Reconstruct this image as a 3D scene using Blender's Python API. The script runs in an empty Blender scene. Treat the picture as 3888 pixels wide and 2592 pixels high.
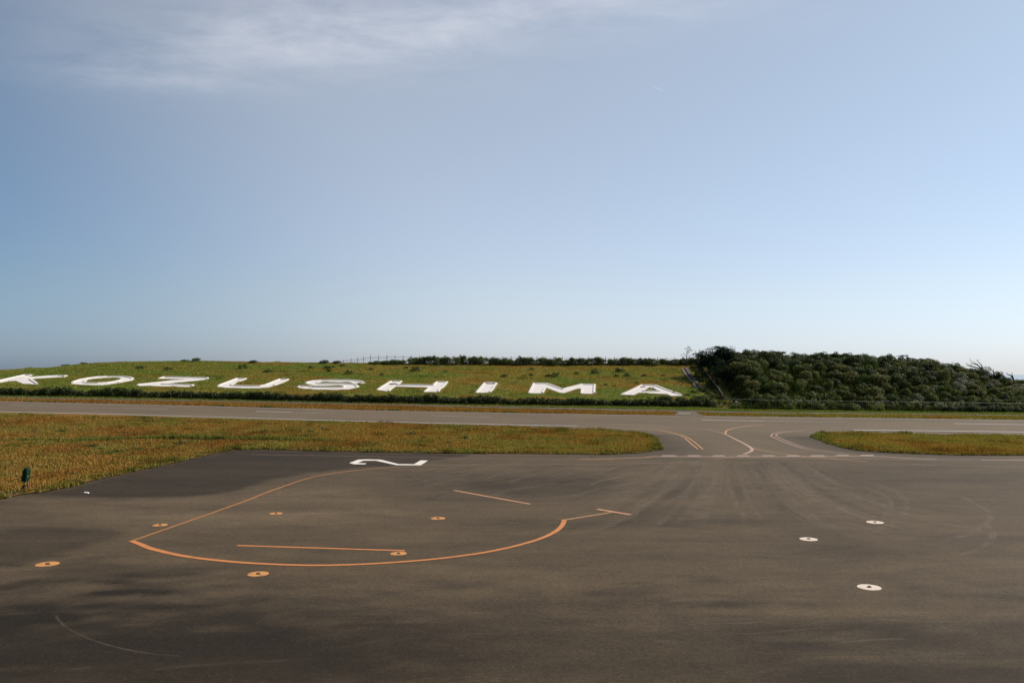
import bpy, math, random
import numpy as np
from mathutils import Vector, Matrix
from mathutils.geometry import delaunay_2d_cdt
random.seed(7); rng = np.random.default_rng(7)
scene = bpy.context.scene
R = math.radians

# ------------------------------------------------------------------ camera
W_, H_ = 3888.0, 2592.0
FPX = 3152.0                 # focal length in photo pixels
HORIZ = 1400.0               # image row of the level horizon
CAMZ = 6.0
PITCH = math.atan((HORIZ - H_/2)/FPX)
cam_d = bpy.data.cameras.new('camera'); cam = bpy.data.objects.new('camera', cam_d)
scene.collection.objects.link(cam)
cam_d.sensor_width = 36.0; cam_d.lens = FPX/W_*36.0
cam_d.clip_start = 0.3; cam_d.clip_end = 60000
cam.location = (0, 0, CAMZ); cam.rotation_euler = (R(90)+PITCH, 0, 0)
scene.camera = cam
scene.cycles.transparent_max_bounces = 64     # the thin tyre and dust marks overlap

# ------------------------------------------------------------------ sky and sun
SUN_EL, SUN_AZ = 38.0, 66.0          # azimuth in degrees clockwise from the view axis (+Y)
def direction(px, py):
    u = (px - W_/2)/FPX; v = (H_/2 - py)/FPX
    c, s = math.cos(PITCH), math.sin(PITCH)
    return Vector((u, c - v*s, s + v*c)).normalized()
world = bpy.data.worlds.new('World'); scene.world = world; world.use_nodes = True
nt = world.node_tree; nt.nodes.clear()
def wn(t, **kw):
    n = nt.nodes.new(t)
    for k, v in kw.items(): setattr(n, k, v)
    return n
def wmath(op, a, b=None, c=None, clamp=False):
    n = wn('ShaderNodeMath', operation=op, use_clamp=clamp)
    for i, q in enumerate((a, b, c)):
        if q is None: continue
        if isinstance(q, (int, float)): n.inputs[i].default_value = q
        else: nt.links.new(q, n.inputs[i])
    return n.outputs[0]
sky = wn('ShaderNodeTexSky', sky_type='NISHITA', sun_disc=False)
sky.sun_elevation = R(SUN_EL); sky.sun_rotation = R(SUN_AZ)
sky.altitude = 140; sky.air_density = 1.0; sky.dust_density = 0.7; sky.ozone_density = 1.0
SKY_STRENGTH = 0.06
bg = wn('ShaderNodeBackground'); bg.inputs['Strength'].default_value = SKY_STRENGTH
tc = wn('ShaderNodeTexCoord')
sep = wn('ShaderNodeSeparateXYZ'); nt.links.new(tc.outputs['Generated'], sep.inputs[0])
zc = wmath('MAXIMUM', sep.outputs[2], 0.03)
cx = wmath('DIVIDE', sep.outputs[0], zc); cy = wmath('DIVIDE', sep.outputs[1], zc)   # a flat cloud layer overhead
comb = wn('ShaderNodeCombineXYZ'); nt.links.new(cx, comb.inputs[0]); nt.links.new(cy, comb.inputs[1])
def wnoise(scale, detail, rough, sx=1.0, sy=1.0, rot=0.0, dist=0.0):
    mp = wn('ShaderNodeMapping'); nt.links.new(comb.outputs[0], mp.inputs[0])
    mp.inputs['Scale'].default_value = (sx, sy, 1); mp.inputs['Rotation'].default_value = (0, 0, rot)
    n = wn('ShaderNodeTexNoise'); nt.links.new(mp.outputs[0], n.inputs['Vector'])
    n.inputs['Scale'].default_value = scale; n.inputs['Detail'].default_value = detail
    n.inputs['Roughness'].default_value = rough; n.inputs['Distortion'].default_value = dist
    return n.outputs['Fac']
warp = wnoise(1.1, 3, .5)
def ellipse(px, py, rx, ry, rot=0.0):
    d = direction(px, py); x0, y0 = d.x/d.z, d.y/d.z
    c, s = math.cos(rot), math.sin(rot)
    dx = wmath('SUBTRACT', cx, x0); dy = wmath('SUBTRACT', cy, y0)
    a = wmath('ADD', wmath('MULTIPLY', dx, c/rx), wmath('MULTIPLY', dy, s/rx))
    b = wmath('ADD', wmath('MULTIPLY', dx, -s/ry), wmath('MULTIPLY', dy, c/ry))
    r2 = wmath('ADD', wmath('MULTIPLY', a, a), wmath('MULTIPLY', b, b))
    return wmath('POWER', 2.718, wmath('MULTIPLY', r2, -1.0))
fine = wnoise(2.4, 10, .66, .95, 1.3, .5, .25)
soft = wnoise(1.0, 6, .55, .7, 1.3, .2, .2)
mask = wmath('ADD', wmath('MULTIPLY', ellipse(1180, 130, .56, .30, -.10), 1.0), wmath('MULTIPLY', ellipse(1850, 70, .60, .22, -.2), .85))
mask = wmath('ADD', mask, wmath('MULTIPLY', ellipse(520, 285, .34, .20, .05), .62))
mask = wmath('ADD', mask, wmath('MULTIPLY', ellipse(1250, 260, .75, .30, 0), .30))
mask = wmath('ADD', mask, wmath('MULTIPLY', ellipse(2500, 30, .5, .14, 0), .35))
wisps = wmath('MULTIPLY', wmath('SUBTRACT', fine, .35, clamp=True), 2.5)
veil = wmath('MULTIPLY', wmath('SUBTRACT', soft, .58, clamp=True), .12)
cloud = wmath('MULTIPLY', wmath('ADD', wmath('MULTIPLY', mask, wisps), veil), .50)
dv = direction(2475, 327); dw = direction(2522, 346)              # the short contrail
nv = dv.cross(dw).normalized(); mid = (dv+dw).normalized(); al = nv.cross(mid).normalized()
half = (dw-dv).length/2
def wdot(v):
    n = wn('ShaderNodeVectorMath', operation='DOT_PRODUCT'); nt.links.new(tc.outputs['Generated'], n.inputs[0])
    n.inputs[1].default_value = v; return n.outputs['Value']
q1 = wmath('DIVIDE', wdot(nv), .0006); q2 = wmath('DIVIDE', wdot(al), half*.8)
trail = wmath('POWER', 2.718, wmath('MULTIPLY', wmath('ADD', wmath('MULTIPLY', q1, q1), wmath('POWER', wmath('ABSOLUTE', q2), 4.0)), -1.0))
trail = wmath('MULTIPLY', trail, wmath('GREATER_THAN', wdot(mid), .9))
cloud = wmath('MINIMUM', wmath('ADD', cloud, wmath('MULTIPLY', trail, .30)), 0.8)
tint = wn('ShaderNodeMix', data_type='RGBA', blend_type='MULTIPLY'); tint.inputs['Factor'].default_value = 1.0
airmix = wn('ShaderNodeMix', data_type='RGBA')                    # moist sea air: whiter low down
el_ = wn('ShaderNodeMapRange', interpolation_type='SMOOTHSTEP'); nt.links.new(sep.outputs[2], el_.inputs['Value'])
el_.inputs['From Min'].default_value = -.02; el_.inputs['From Max'].default_value = .36
nt.links.new(el_.outputs[0], airmix.inputs['Factor'])
airmix.inputs['A'].default_value = (.78, .91, 1.20, 1); airmix.inputs['B'].default_value = (.66, .92, 1.05, 1)
nt.links.new(sky.outputs[0], tint.inputs['A']); nt.links.new(airmix.outputs['Result'], tint.inputs['B'])
low = wn('ShaderNodeMapRange', interpolation_type='SMOOTHSTEP'); nt.links.new(sep.outputs[2], low.inputs['Value'])
low.inputs['From Min'].default_value = .10; low.inputs['From Max'].default_value = -.01
lowm = wn('ShaderNodeMix', data_type='RGBA', blend_type='MULTIPLY'); nt.links.new(low.outputs[0], lowm.inputs['Factor'])
nt.links.new(tint.outputs['Result'], lowm.inputs['A']); lowm.inputs['B'].default_value = (.82, .96, 1.25, 1)
# thin veil of sea haze and high cirrus, thicker on the sun's side of the sky
sunw = wn('ShaderNodeVectorMath', operation='DOT_PRODUCT'); nt.links.new(tc.outputs['Generated'], sunw.inputs[0])
sunw.inputs[1].default_value = (math.cos(R(SUN_EL))*math.sin(R(SUN_AZ)), math.cos(R(SUN_EL))*math.cos(R(SUN_AZ)), math.sin(R(SUN_EL)))
vr = wn('ShaderNodeMapRange', interpolation_type='SMOOTHSTEP'); nt.links.new(sunw.outputs['Value'], vr.inputs['Value'])
vr.inputs['From Min'].default_value = -.16; vr.inputs['From Max'].default_value = .40
veil_c = wn('ShaderNodeMix', data_type='RGBA', blend_type='ADD'); nt.links.new(vr.outputs[0], veil_c.inputs['Factor'])
nt.links.new(lowm.outputs['Result'], veil_c.inputs['A']); veil_c.inputs['B'].default_value = (3.70, 3.25, 2.72, 1)
mixc = wn('ShaderNodeMix', data_type='RGBA')
nt.links.new(cloud, mixc.inputs['Factor']); nt.links.new(veil_c.outputs['Result'], mixc.inputs['A'])
mixc.inputs['B'].default_value = (9.4, 9.7, 10.6, 1)
nt.links.new(mixc.outputs['Result'], bg.inputs['Color'])
out = wn('ShaderNodeOutputWorld'); nt.links.new(bg.outputs[0], out.inputs[0])

sun_d = bpy.data.lights.new('sun', 'SUN'); sun_d.energy = 4.6; sun_d.angle = R(0.55); sun_d.color = (1, .91, .77)
sun = bpy.data.objects.new('sun', sun_d); scene.collection.objects.link(sun)
ce = math.cos(R(SUN_EL))
SUNV = Vector((ce*math.sin(R(SUN_AZ)), ce*math.cos(R(SUN_AZ)), math.sin(R(SUN_EL))))
sun.rotation_euler = (-SUNV).to_track_quat('-Z', 'Y').to_euler(); sun.location = (60, 40, 60)
vs = scene.view_settings
vs.view_transform = 'Standard'; vs.look = 'None'; vs.exposure = 0.4; vs.gamma = 1.0; vs.use_curve_mapping = False

# ------------------------------------------------------------------ helpers
def tag(o, label=None, cat=None, group=None, kind=None):
    if label: o['label'] = label
    if cat: o['category'] = cat
    if group: o['group'] = group
    if kind: o['kind'] = kind
    return o
def link(o, parent=None):
    scene.collection.objects.link(o)
    if parent is not None: o.parent = parent
    return o
def empty(name, loc):
    o = bpy.data.objects.new(name, None); o.location = loc; o.empty_display_size = .3
    return link(o)
def mesh_np(name, verts, faces, mat=None, attr=None, smooth=False):
    """verts (n,3), faces (m,k) arrays -> mesh data"""
    me = bpy.data.meshes.new(name)
    verts = np.asarray(verts, np.float32); faces = np.asarray(faces, np.int32)
    m, k = faces.shape
    me.vertices.add(len(verts)); me.vertices.foreach_set('co', verts.ravel())
    me.loops.add(m*k); me.loops.foreach_set('vertex_index', faces.ravel())
    me.polygons.add(m); me.polygons.foreach_set('loop_start', np.arange(0, m*k, k, dtype=np.int32))
    me.polygons.foreach_set('loop_total', np.full(m, k, np.int32))
    me.update(calc_edges=True); me.validate()
    if attr is not None:
        for an, av in attr.items():
            av = np.asarray(av, np.float32)
            if av.ndim == 1:
                a = me.attributes.new(an, 'FLOAT', 'POINT'); a.data.foreach_set('value', av)
            else:
                a = me.attributes.new(an, 'FLOAT_COLOR', 'POINT')
                a.data.foreach_set('color', np.hstack([av, np.ones((len(av), 1), np.float32)]).ravel())
    if smooth: me.polygons.foreach_set('use_smooth', np.ones(m, bool))
    if mat: me.materials.append(mat)
    return me
class MB:
    """collects simple solids, builds one mesh"""
    def __init__(s): s.v = []; s.f = []
    def add(s, vs_, fs):
        b = len(s.v); s.v += [tuple(v) for v in vs_]; s.f += [tuple(b+i for i in f) for f in fs]
    def box(s, c, size, rot=0.0):
        hx, hy, hz = size[0]/2, size[1]/2, size[2]/2; cr, sr = math.cos(rot), math.sin(rot)
        vs_ = []
        for z in (-hz, hz):
            for x, y in ((-hx, -hy), (hx, -hy), (hx, hy), (-hx, hy)):
                vs_.append((c[0]+x*cr-y*sr, c[1]+x*sr+y*cr, c[2]+z))
        s.add(vs_, [(3,2,1,0),(4,5,6,7),(0,1,5,4),(1,2,6,5),(2,3,7,6),(3,0,4,7)])
    def tube(s, pts, radii, n=6, cap=True):
        pts = [Vector(p) for p in pts]
        if isinstance(radii, (int, float)): radii = [radii]*len(pts)
        b = len(s.v); up = Vector((.31, .17, .93)).normalized()
        for i, p in enumerate(pts):
            d = (pts[min(i+1, len(pts)-1)] - pts[max(i-1, 0)])
            d = d.normalized() if d.length > 1e-9 else Vector((0,0,1))
            a = d.cross(up)
            if a.length < 1e-3: a = d.cross(Vector((1,0,0)))
            a.normalize(); c = d.cross(a)
            for k in range(n):
                th = 2*math.pi*k/n
                s.v.append(tuple(p + (a*math.cos(th)+c*math.sin(th))*radii[i]))
        for i in range(len(pts)-1):
            for k in range(n):
                k2 = (k+1) % n
                s.f.append((b+i*n+k, b+i*n+k2, b+(i+1)*n+k2, b+(i+1)*n+k))
        if cap:
            s.f.append(tuple(b+k for k in range(n-1, -1, -1))); e = b+(len(pts)-1)*n
            s.f.append(tuple(e+k for k in range(n)))
    def mesh(s, name, mat, smooth=False):
        me = bpy.data.meshes.new(name); me.from_pydata(s.v, [], s.f); me.update()
        if mat: me.materials.append(mat)
        if smooth: me.polygons.foreach_set('use_smooth', np.ones(len(me.polygons), bool))
        return me
    def build(s, name, mat, parent=None, smooth=False):
        return link(bpy.data.objects.new(name, s.mesh(name, mat, smooth)), parent)

# value noise (numpy) for natural variation of plants and wear
def _hash(ix, iy, seed):
    n = (ix.astype(np.int64)*374761393 + iy.astype(np.int64)*668265263 + seed*1274126177) & 0x7fffffff
    n = ((n ^ (n >> 13))*1274126177) & 0x7fffffff
    return ((n ^ (n >> 16)) & 0xffff)/65535.0
def vnoise(x, y, seed=0):
    x = np.asarray(x, float); y = np.asarray(y, float)
    ix = np.floor(x); iy = np.floor(y); fx = x-ix; fy = y-iy
    fx = fx*fx*(3-2*fx); fy = fy*fy*(3-2*fy)
    a = _hash(ix, iy, seed); b = _hash(ix+1, iy, seed); c = _hash(ix, iy+1, seed); d = _hash(ix+1, iy+1, seed)
    return (a*(1-fx)+b*fx)*(1-fy) + (c*(1-fx)+d*fx)*fy
def fbm(x, y, seed=0, oct=4):
    s = 0; a = .5; t = 0
    for i in range(oct):
        s = s + a*vnoise(np.asarray(x)*2**i, np.asarray(y)*2**i, seed+i*17); t += a; a *= .55
    return s/t
def sstep(a, b, x):
    t = np.clip((np.asarray(x, float)-a)/(b-a), 0, 1); return t*t*(3-2*t)

# ------------------------------------------------------------------ terrain
FOOT, RIDGE = 137.0, 176.0
def px2x(px, y): return (np.asarray(px, float)-W_/2)/FPX*y
_rp = np.array([(-900,1440),(-500,1428),(-200,1416),(0,1407),(120,1401),(238,1394),(333,1381),(476,1375),(741,1370),(950,1375),(1108,1376),(1298,1378),(1500,1380),(1950,1381),(2300,1381),(2600,1378),(2660,1375),(2760,1368)], float)
RX = px2x(_rp[:,0], RIDGE); RZ = CAMZ + (HORIZ-_rp[:,1])/FPX*RIDGE
_sp = np.array([(2500,1375),(2600,1372),(2680,1362),(2780,1358),(2900,1362),(3040,1372),(3150,1366),(3300,1374),(3450,1390),(3560,1411),(3650,1428),(3760,1456),(3840,1484),(3888,1502),(4000,1525),(4200,1545)], float)
SRIDGE = 168.0
SX = px2x(_sp[:,0], SRIDGE); SZ = CAMZ + (HORIZ-_sp[:,1])/FPX*SRIDGE
def grade(x, y):
    xc = np.clip(x, -170, 170)
    return -0.019*xc*sstep(30, 88, y) + 0.30*(xc/70.0)**2*sstep(55, 110, y)*np.where(np.abs(xc) > 110, (110/np.maximum(np.abs(xc), 110))**2, 1)
def gcast(px, py):                    # photo ray onto the graded plateau alone
    d = direction(px, py); t = np.arange(40, 260, .02); z = CAMZ + d.z*t - grade(d.x*t, d.y*t)
    i = int(np.argmax(z < 0)); return (d.x*t[i], d.y*t[i])
_ft = [gcast(a, b) for a, b in ((0,1503),(400,1509),(800,1516),(1500,1532),(2200,1541),(2746,1547))]
_fx = [p[0] for p in _ft]; _fy = [p[1] for p in _ft]
def foot(x): return np.interp(x, _fx, _fy)
def H(x, y):
    x = np.asarray(x, float); y = np.asarray(y, float)
    x, y = np.broadcast_arrays(x, y)
    g = grade(x, y)
    ft = foot(x); gf = grade(x, ft)
    # lettered embankment
    zf = gf + 1.05; zr = np.interp(x, RX, RZ)
    t = np.clip((y-ft)/(RIDGE-ft), 0, 1)
    hump = .25*np.sin(np.pi*t)*0
    zl = zf + (zr-zf)*(t + hump) - np.where(t > .9, (t-.9)**2*8*.5, 0)
    zl = np.where(y < ft, g + (zf-gf)*sstep(-1.3, 0, y-ft), zl)
    # scrub mound
    zs = np.interp(x, SX, SZ)
    ts = np.clip((y-136.0)/(SRIDGE-136.0), 0, 1)
    zm = g + (zs-gf)*np.sin(ts*np.pi/2)**1.15
    zm = np.where(y > SRIDGE, zs, zm)
    bl = sstep(36.2, 40.0, x - 0.10*(np.clip(y, 134, 180)-134))
    z = zl*(1-bl) + zm*bl
    # the plateau falls to the sea beyond the ridge and at its sides
    dr = np.maximum(y-(RIDGE+4), 0); z = z - .03*dr - .0022*dr**2
    ds = np.maximum(np.abs(x)-230, 0); z = z - .0022*ds**2
    db = np.maximum(-y-120, 0); z = z - .0022*db**2
    return np.maximum(z, -140.0)
def Hs(x, y): return float(H(x, y))
def cast(px, py, lift=0.0):
    """where the photo's ray meets the terrain"""
    d = direction(px, py); t = np.arange(12, 260, .04)
    z = CAMZ + d.z*t - H(d.x*t, d.y*t) - lift
    i = np.argmax(z < 0)
    if z[i] >= 0: i = len(t)-1
    if i > 0:
        a, b = z[i-1], z[i]; tt = t[i-1] + (t[i]-t[i-1])*a/(a-b+1e-12)
    else: tt = t[0]
    return (d.x*tt, d.y*tt)
def casts(pts, lift=0.0): return [cast(p[0], p[1], lift) for p in pts]
def inpoly(x, y, poly):
    x = np.asarray(x); y = np.asarray(y); r = np.zeros(x.shape, bool); n = len(poly)
    for i in range(n):
        x1, y1 = poly[i]; x2, y2 = poly[(i+1) % n]
        if y1 == y2: continue
        c = ((y1 > y) != (y2 > y)) & (x < (x2-x1)*(y-y1)/(y2-y1)+x1)
        r ^= c
    return r
def segdist(x, y, pts, closed=False):
    d = np.full(np.shape(x), 1e9); n = len(pts)
    for i in range(n if closed else n-1):
        x1, y1 = pts[i]; x2, y2 = pts[(i+1) % n]; dx, dy = x2-x1, y2-y1; l2 = dx*dx+dy*dy+1e-12
        t = np.clip(((x-x1)*dx+(y-y1)*dy)/l2, 0, 1)
        d = np.minimum(d, np.hypot(x-(x1+t*dx), y-(y1+t*dy)))
    return d
def sdpoly(x, y, poly):
    d = segdist(x, y, poly, True); return np.where(inpoly(x, y, poly), -d, d)
def resample(pts, step):
    out_ = []
    for i in range(len(pts)-1):
        a = np.array(pts[i]); b = np.array(pts[i+1]); n = max(1, int(np.hypot(*(b-a))/step))
        for k in range(n): out_.append(tuple(a+(b-a)*k/n))
    out_.append(tuple(pts[-1])); return out_
def smooth_curve(pts, it=2):
    for _ in range(it):
        q = [pts[0]]
        for i in range(len(pts)-1):
            a = np.array(pts[i]); b = np.array(pts[i+1])
            q += [tuple(a*.75+b*.25), tuple(a*.25+b*.75)]
        q.append(pts[-1]); pts = q
    return pts

# ------------------------------------------------------------------ materials
class NT:
    def __init__(s, name):
        s.m = bpy.data.materials.new(name); s.m.use_nodes = True; s.t = s.m.node_tree; s.t.nodes.clear()
        s.out = s.n('ShaderNodeOutputMaterial')
    def n(s, t, **kw):
        n = s.t.nodes.new(t)
        for k, v in kw.items(): setattr(n, k, v)
        return n
    def l(s, a, b): s.t.links.new(a, b)
    def set(s, sock, v):
        if isinstance(v, (int, float)): sock.default_value = v
        elif isinstance(v, (tuple, list)): sock.default_value = tuple(v) + ((1,) if len(v) == 3 and sock.type == 'RGBA' else ())
        else: s.l(v, sock)
    def math(s, op, a, b=None, clamp=False):
        n = s.n('ShaderNodeMath', operation=op, use_clamp=clamp); s.set(n.inputs[0], a)
        if b is not None: s.set(n.inputs[1], b)
        return n.outputs[0]
    def mix(s, f, a, b, blend='MIX'):
        n = s.n('ShaderNodeMix', data_type='RGBA', blend_type=blend)
        s.set(n.inputs['Factor'], f); s.set(n.inputs['A'], a); s.set(n.inputs['B'], b); return n.outputs['Result']
    def noise(s, scale, detail=4, rough=.55, sc=(1,1,1), rot=0.0, dist=0.0, off=(0,0,0)):
        if not hasattr(s, 'tc'): s.tc = s.n('ShaderNodeTexCoord')
        mp = s.n('ShaderNodeMapping'); s.l(s.tc.outputs['Object'], mp.inputs[0])
        mp.inputs['Scale'].default_value = sc; mp.inputs['Rotation'].default_value = (0,0,rot); mp.inputs['Location'].default_value = off
        n = s.n('ShaderNodeTexNoise'); s.l(mp.outputs[0], n.inputs['Vector'])
        n.inputs['Scale'].default_value = scale; n.inputs['Detail'].default_value = detail
        n.inputs['Roughness'].default_value = rough; n.inputs['Distortion'].default_value = dist
        return n.outputs['Fac']
    def ramp(s, f, a, b):
        n = s.n('ShaderNodeMapRange', interpolation_type='SMOOTHSTEP'); s.set(n.inputs['Value'], f)
        n.inputs['From Min'].default_value = a; n.inputs['From Max'].default_value = b; return n.outputs[0]
    def attr(s, name, out='Fac'):
        n = s.n('ShaderNodeAttribute', attribute_name=name); return n.outputs[out]
    def principled(s, col, rough=.8, spec=.5, bump=None, bstr=.3, bdist=.02, metal=0.0):
        p = s.n('ShaderNodeBsdfPrincipled'); s.set(p.inputs['Base Color'], col); s.set(p.inputs['Roughness'], rough)
        p.inputs['Specular IOR Level'].default_value = spec; p.inputs['Metallic'].default_value = metal
        if bump is not None:
            b = s.n('ShaderNodeBump'); b.inputs['Strength'].default_value = bstr; b.inputs['Distance'].default_value = bdist
            s.l(bump, b.inputs['Height']); s.l(b.outputs[0], p.inputs['Normal'])
        return p.outputs[0]
    def done(s, shader): s.l(shader, s.out.inputs[0]); return s.m

def asphalt(name, dark, light, coarse=1.0, streak_rot=0.0, patch=True, tone=.5):
    m = NT(name)
    big = m.noise(.09, 5, .6, (.7, 1.4, 1), streak_rot, .6)
    band = m.noise(.35, 8, .66, (.26, 1.15, 1), streak_rot, .9, (3, 5, 0))
    mid_ = m.noise(1.1, 8, .68, (.6, 1.0, 1), streak_rot+.25, .7, (9, 1, 0))
    fine_ = m.noise(8, 6, .9)
    grit = m.noise(40, 3, .75)
    f = m.math('ADD', m.math('MULTIPLY', m.math('SUBTRACT', big, .5), .9), m.math('MULTIPLY', m.math('SUBTRACT', band, .5), 1.0))
    f = m.math('ADD', f, m.math('MULTIPLY', m.math('SUBTRACT', mid_, .5), .75))
    f = m.math('ADD', f, m.math('MULTIPLY', m.math('SUBTRACT', fine_, .5), 2.0))
    f = m.math('ADD', f, tone)
    f = m.math('MAXIMUM', m.math('MINIMUM', f, 1.25), 0.0)
    col = m.mix(f, dark, light)
    grain = m.math('ADD', m.math('MULTIPLY', m.noise(15, 3, .8), 1.0), m.math('MULTIPLY', m.noise(5, 3, .7), .5))
    k = m.math('ADD', m.math('MULTIPLY', m.math('SUBTRACT', grain, .75), 1.5), 1.0)
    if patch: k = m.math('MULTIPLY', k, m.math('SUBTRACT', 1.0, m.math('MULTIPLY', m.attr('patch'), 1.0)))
    k = m.math('MAXIMUM', k, .2)
    cc = m.n('ShaderNodeCombineColor')
    for i in range(3): m.l(k, cc.inputs[i])
    col = m.mix(1.0, col, cc.outputs[0], 'MULTIPLY')
    spk = m.ramp(m.noise(22, 2, .6, off=(3, 8, 0)), .66, .78)
    col = m.mix(m.math('MULTIPLY', spk, .75), col, (.21, .195, .175))
    pit = m.ramp(grit, .40, .24)
    col = m.mix(m.math('MULTIPLY', pit, .55), col, (.022, .02, .018))
    return m.done(m.principled(col, .85, .12, m.noise(60, 3, .8), .55, .012))
MAT = {}
MAT['apron'] = asphalt('apron_asphalt', (.032, .0235, .0150), (.108, .0775, .0465))
MAT['taxi'] = asphalt('taxiway_asphalt', (.052, .039, .027), (.118, .088, .058), tone=.55)
MAT['runway'] = asphalt('runway_asphalt', (.075, .057, .039), (.138, .105, .070), patch=False, tone=.55)
MAT['path'] = asphalt('path_asphalt', (.060, .050, .045), (.105, .090, .080), patch=False)
def concrete(name, c, var=.12, stain=(.3, .25, .2), amt=.3):
    m = NT(name); n = m.noise(1.3, 6, .65); f = m.noise(14, 5, .7)
    col = m.mix(m.ramp(n, .5, .8), c, tuple(a*(1-var) for a in c))
    st = m.math('MULTIPLY', m.ramp(m.noise(.55, 7, .7, (1, 1.6, 1), 0, .8, (4, 2, 0)), .56, .74), amt)
    col = m.mix(st, col, stain); col = m.mix(m.math('MULTIPLY', m.ramp(f, .55, .8), .25), col, stain)
    return m.done(m.principled(col, .85, .25, f, .2, .02))
MAT['letter'] = concrete('white_painted_concrete', (.56, .53, .515), .14, (.33, .26, .21), .5)
MAT['kerb'] = concrete('kerb_concrete', (.58, .55, .52), .08, (.5, .44, .36), .25)
MAT['rust_stain'] = concrete('rust_stain', (.14, .095, .08), .4, (.42, .36, .33), .9)
MAT['kerb_shade'] = concrete('shaded_kerb_concrete', (.29, .285, .28), .2, (.16, .14, .13), .4)  # kerb fronts turned from the sun, their shade put into the colour
MAT['grey_concrete'] = concrete('weathered_concrete', (.062, .055, .053), .3, (.04, .035, .03), .5)
MAT['pale_concrete'] = concrete('pale_concrete', (.34, .31, .28), .3, (.16, .14, .12), .5)
MAT['drain_left'] = concrete('drain_concrete', (.115, .088, .075), .3, (.09, .07, .06), .5)
MAT['white_scrap'] = concrete('white_scrap', (.75, .75, .74), .05, (.6, .6, .6), .1)
MAT['dark_pit'] = concrete('dark_pit', (.015, .014, .013), .3, (.03, .028, .025), .3)  # near-black: the anchor pit's shade put into the colour; channel floor shares it
def paint(name, c, wear=.45, under=(.085, .07, .057), lo=.50, hi=.72, alpha=1.0):
    m = NT(name)
    w = m.math('MULTIPLY', m.ramp(m.noise(3.2, 7, .72, (1, 1, 1), 0, .5), lo, hi), wear)
    g = m.math('MULTIPLY', m.ramp(m.noise(70, 3, .7), .52, .75), .35*wear+.1)
    col = m.mix(m.noise(.9, 4, .6), tuple(a*.86 for a in c), c)
    col = m.mix(m.math('ADD', w, g, clamp=True), col, under)
    return m.done(m.principled(col, .7, .3, m.noise(60, 3, .8), .3, .01))
MAT['paint_white'] = paint('white_paint', (.66, .615, .56), .22)
MAT['paint_orange'] = paint('orange_paint', (.48, .175, .048), .6)
MAT['paint_orange_dull'] = paint('dull_orange_paint', (.30, .125, .035), .45)
MAT['paint_faint'] = paint('faded_orange_paint', (.27, .155, .10), .85, (.09, .074, .06), .36, .62)
MAT['paint_pink'] = paint('faded_pink_white_paint', (.37, .24, .18), .40)
MAT['paint_cream'] = paint('cream_paint', (.27, .215, .165), .45)
MAT['paint_salmon'] = paint('faded_salmon_paint', (.46, .225, .12), .40)
MAT['paint_yellow'] = paint('faded_yellow_orange_paint', (.42, .225, .10), .5)
MAT['paint_rw'] = paint('runway_white_paint', (.46, .45, .44), .35, (.13, .112, .095))
MAT['paint_rw_faint'] = paint('worn_runway_paint', (.30, .28, .26), .75, (.13, .112, .095), .38, .64)
MAT['disc_orange'] = paint('orange_disc_paint', (.52, .23, .065), .75, (.10, .08, .06), .48, .66)
MAT['disc_white'] = paint('white_disc_paint', (.60, .50, .42), .25)
def tyre_mat():
    m = NT('tyre_mark_dust'); a = m.attr('fade')
    n = m.ramp(m.noise(.8, 5, .65, (1, 1, 1)), .25, .75)
    al = m.math('MULTIPLY', m.math('MULTIPLY', a, n), m.attr('amt'))
    p = m.principled(m.mix(m.attr('tone'), (.022, .018, .014), (.185, .145, .108)), .85, .2)
    tr = m.n('ShaderNodeBsdfTransparent'); mx = m.n('ShaderNodeMixShader')
    m.l(al, mx.inputs[0]); m.l(tr.outputs[0], mx.inputs[1]); m.l(p, mx.inputs[2])
    return m.done(mx.outputs[0])
MAT['tyre'] = tyre_mat()
def soil(name):
    m = NT(name); c = m.attr('col', 'Color'); n = m.noise(2.5, 6, .7)
    col = m.mix(m.math('MULTIPLY', n, .5), c, m.mix(1.0, c, (.5, .5, .5), 'MULTIPLY'))
    return m.done(m.principled(col, .95, .1, m.noise(5, 5, .7), .8, .12))
MAT['soil'] = soil('turf_ground')
def leafmat(name, use_attr='col', trans=.35, rough=.55, spec=.25, rand=.25, tint=(1,1,1)):
    m = NT(name); c = m.attr(use_attr, 'Color')
    oi = m.n('ShaderNodeObjectInfo')
    k = m.math('ADD', m.math('MULTIPLY', oi.outputs['Random'], rand*2), 1-rand)
    cc = m.n('ShaderNodeCombineColor'); 
    for i in range(3): m.l(k, cc.inputs[i])
    col = m.mix(1.0, c, cc.outputs[0], 'MULTIPLY'); col = m.mix(1.0, col, tint, 'MULTIPLY')
    p = m.principled(col, rough, spec)
    t = m.n('ShaderNodeBsdfTranslucent'); m.set(t.inputs[0], m.mix(1.0, col, (1.1, 1.2, .55), 'MULTIPLY'))
    mx = m.n('ShaderNodeMixShader'); mx.inputs[0].default_value = trans
    m.l(p, mx.inputs[1]); m.l(t.outputs[0], mx.inputs[2])
    return m.done(mx.outputs[0])
MAT['grass'] = leafmat('grass_blades', trans=.30, rough=.8, spec=.08, rand=0)
MAT['leaf'] = leafmat('shrub_leaves', trans=.25, rough=.6, spec=.14, rand=.30)
MAT['pine'] = leafmat('pine_needles', trans=.12, rough=.7, spec=.06, rand=.12)
MAT['plume'] = leafmat('reed_plumes', trans=.3, rough=.8, spec=.1, rand=.2)
def flat(name, c, rough=.6, spec=.4, metal=0, nscale=9, var=.3):
    m = NT(name); n = m.noise(nscale, 5, .65)
    return m.done(m.principled(m.mix(n, tuple(a*(1-var) for a in c), tuple(a*(1+var) for a in c)), rough, spec, n, .15, .01, metal))
MAT['bark'] = flat('bark', (.075, .06, .048), .9, .1)
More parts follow.
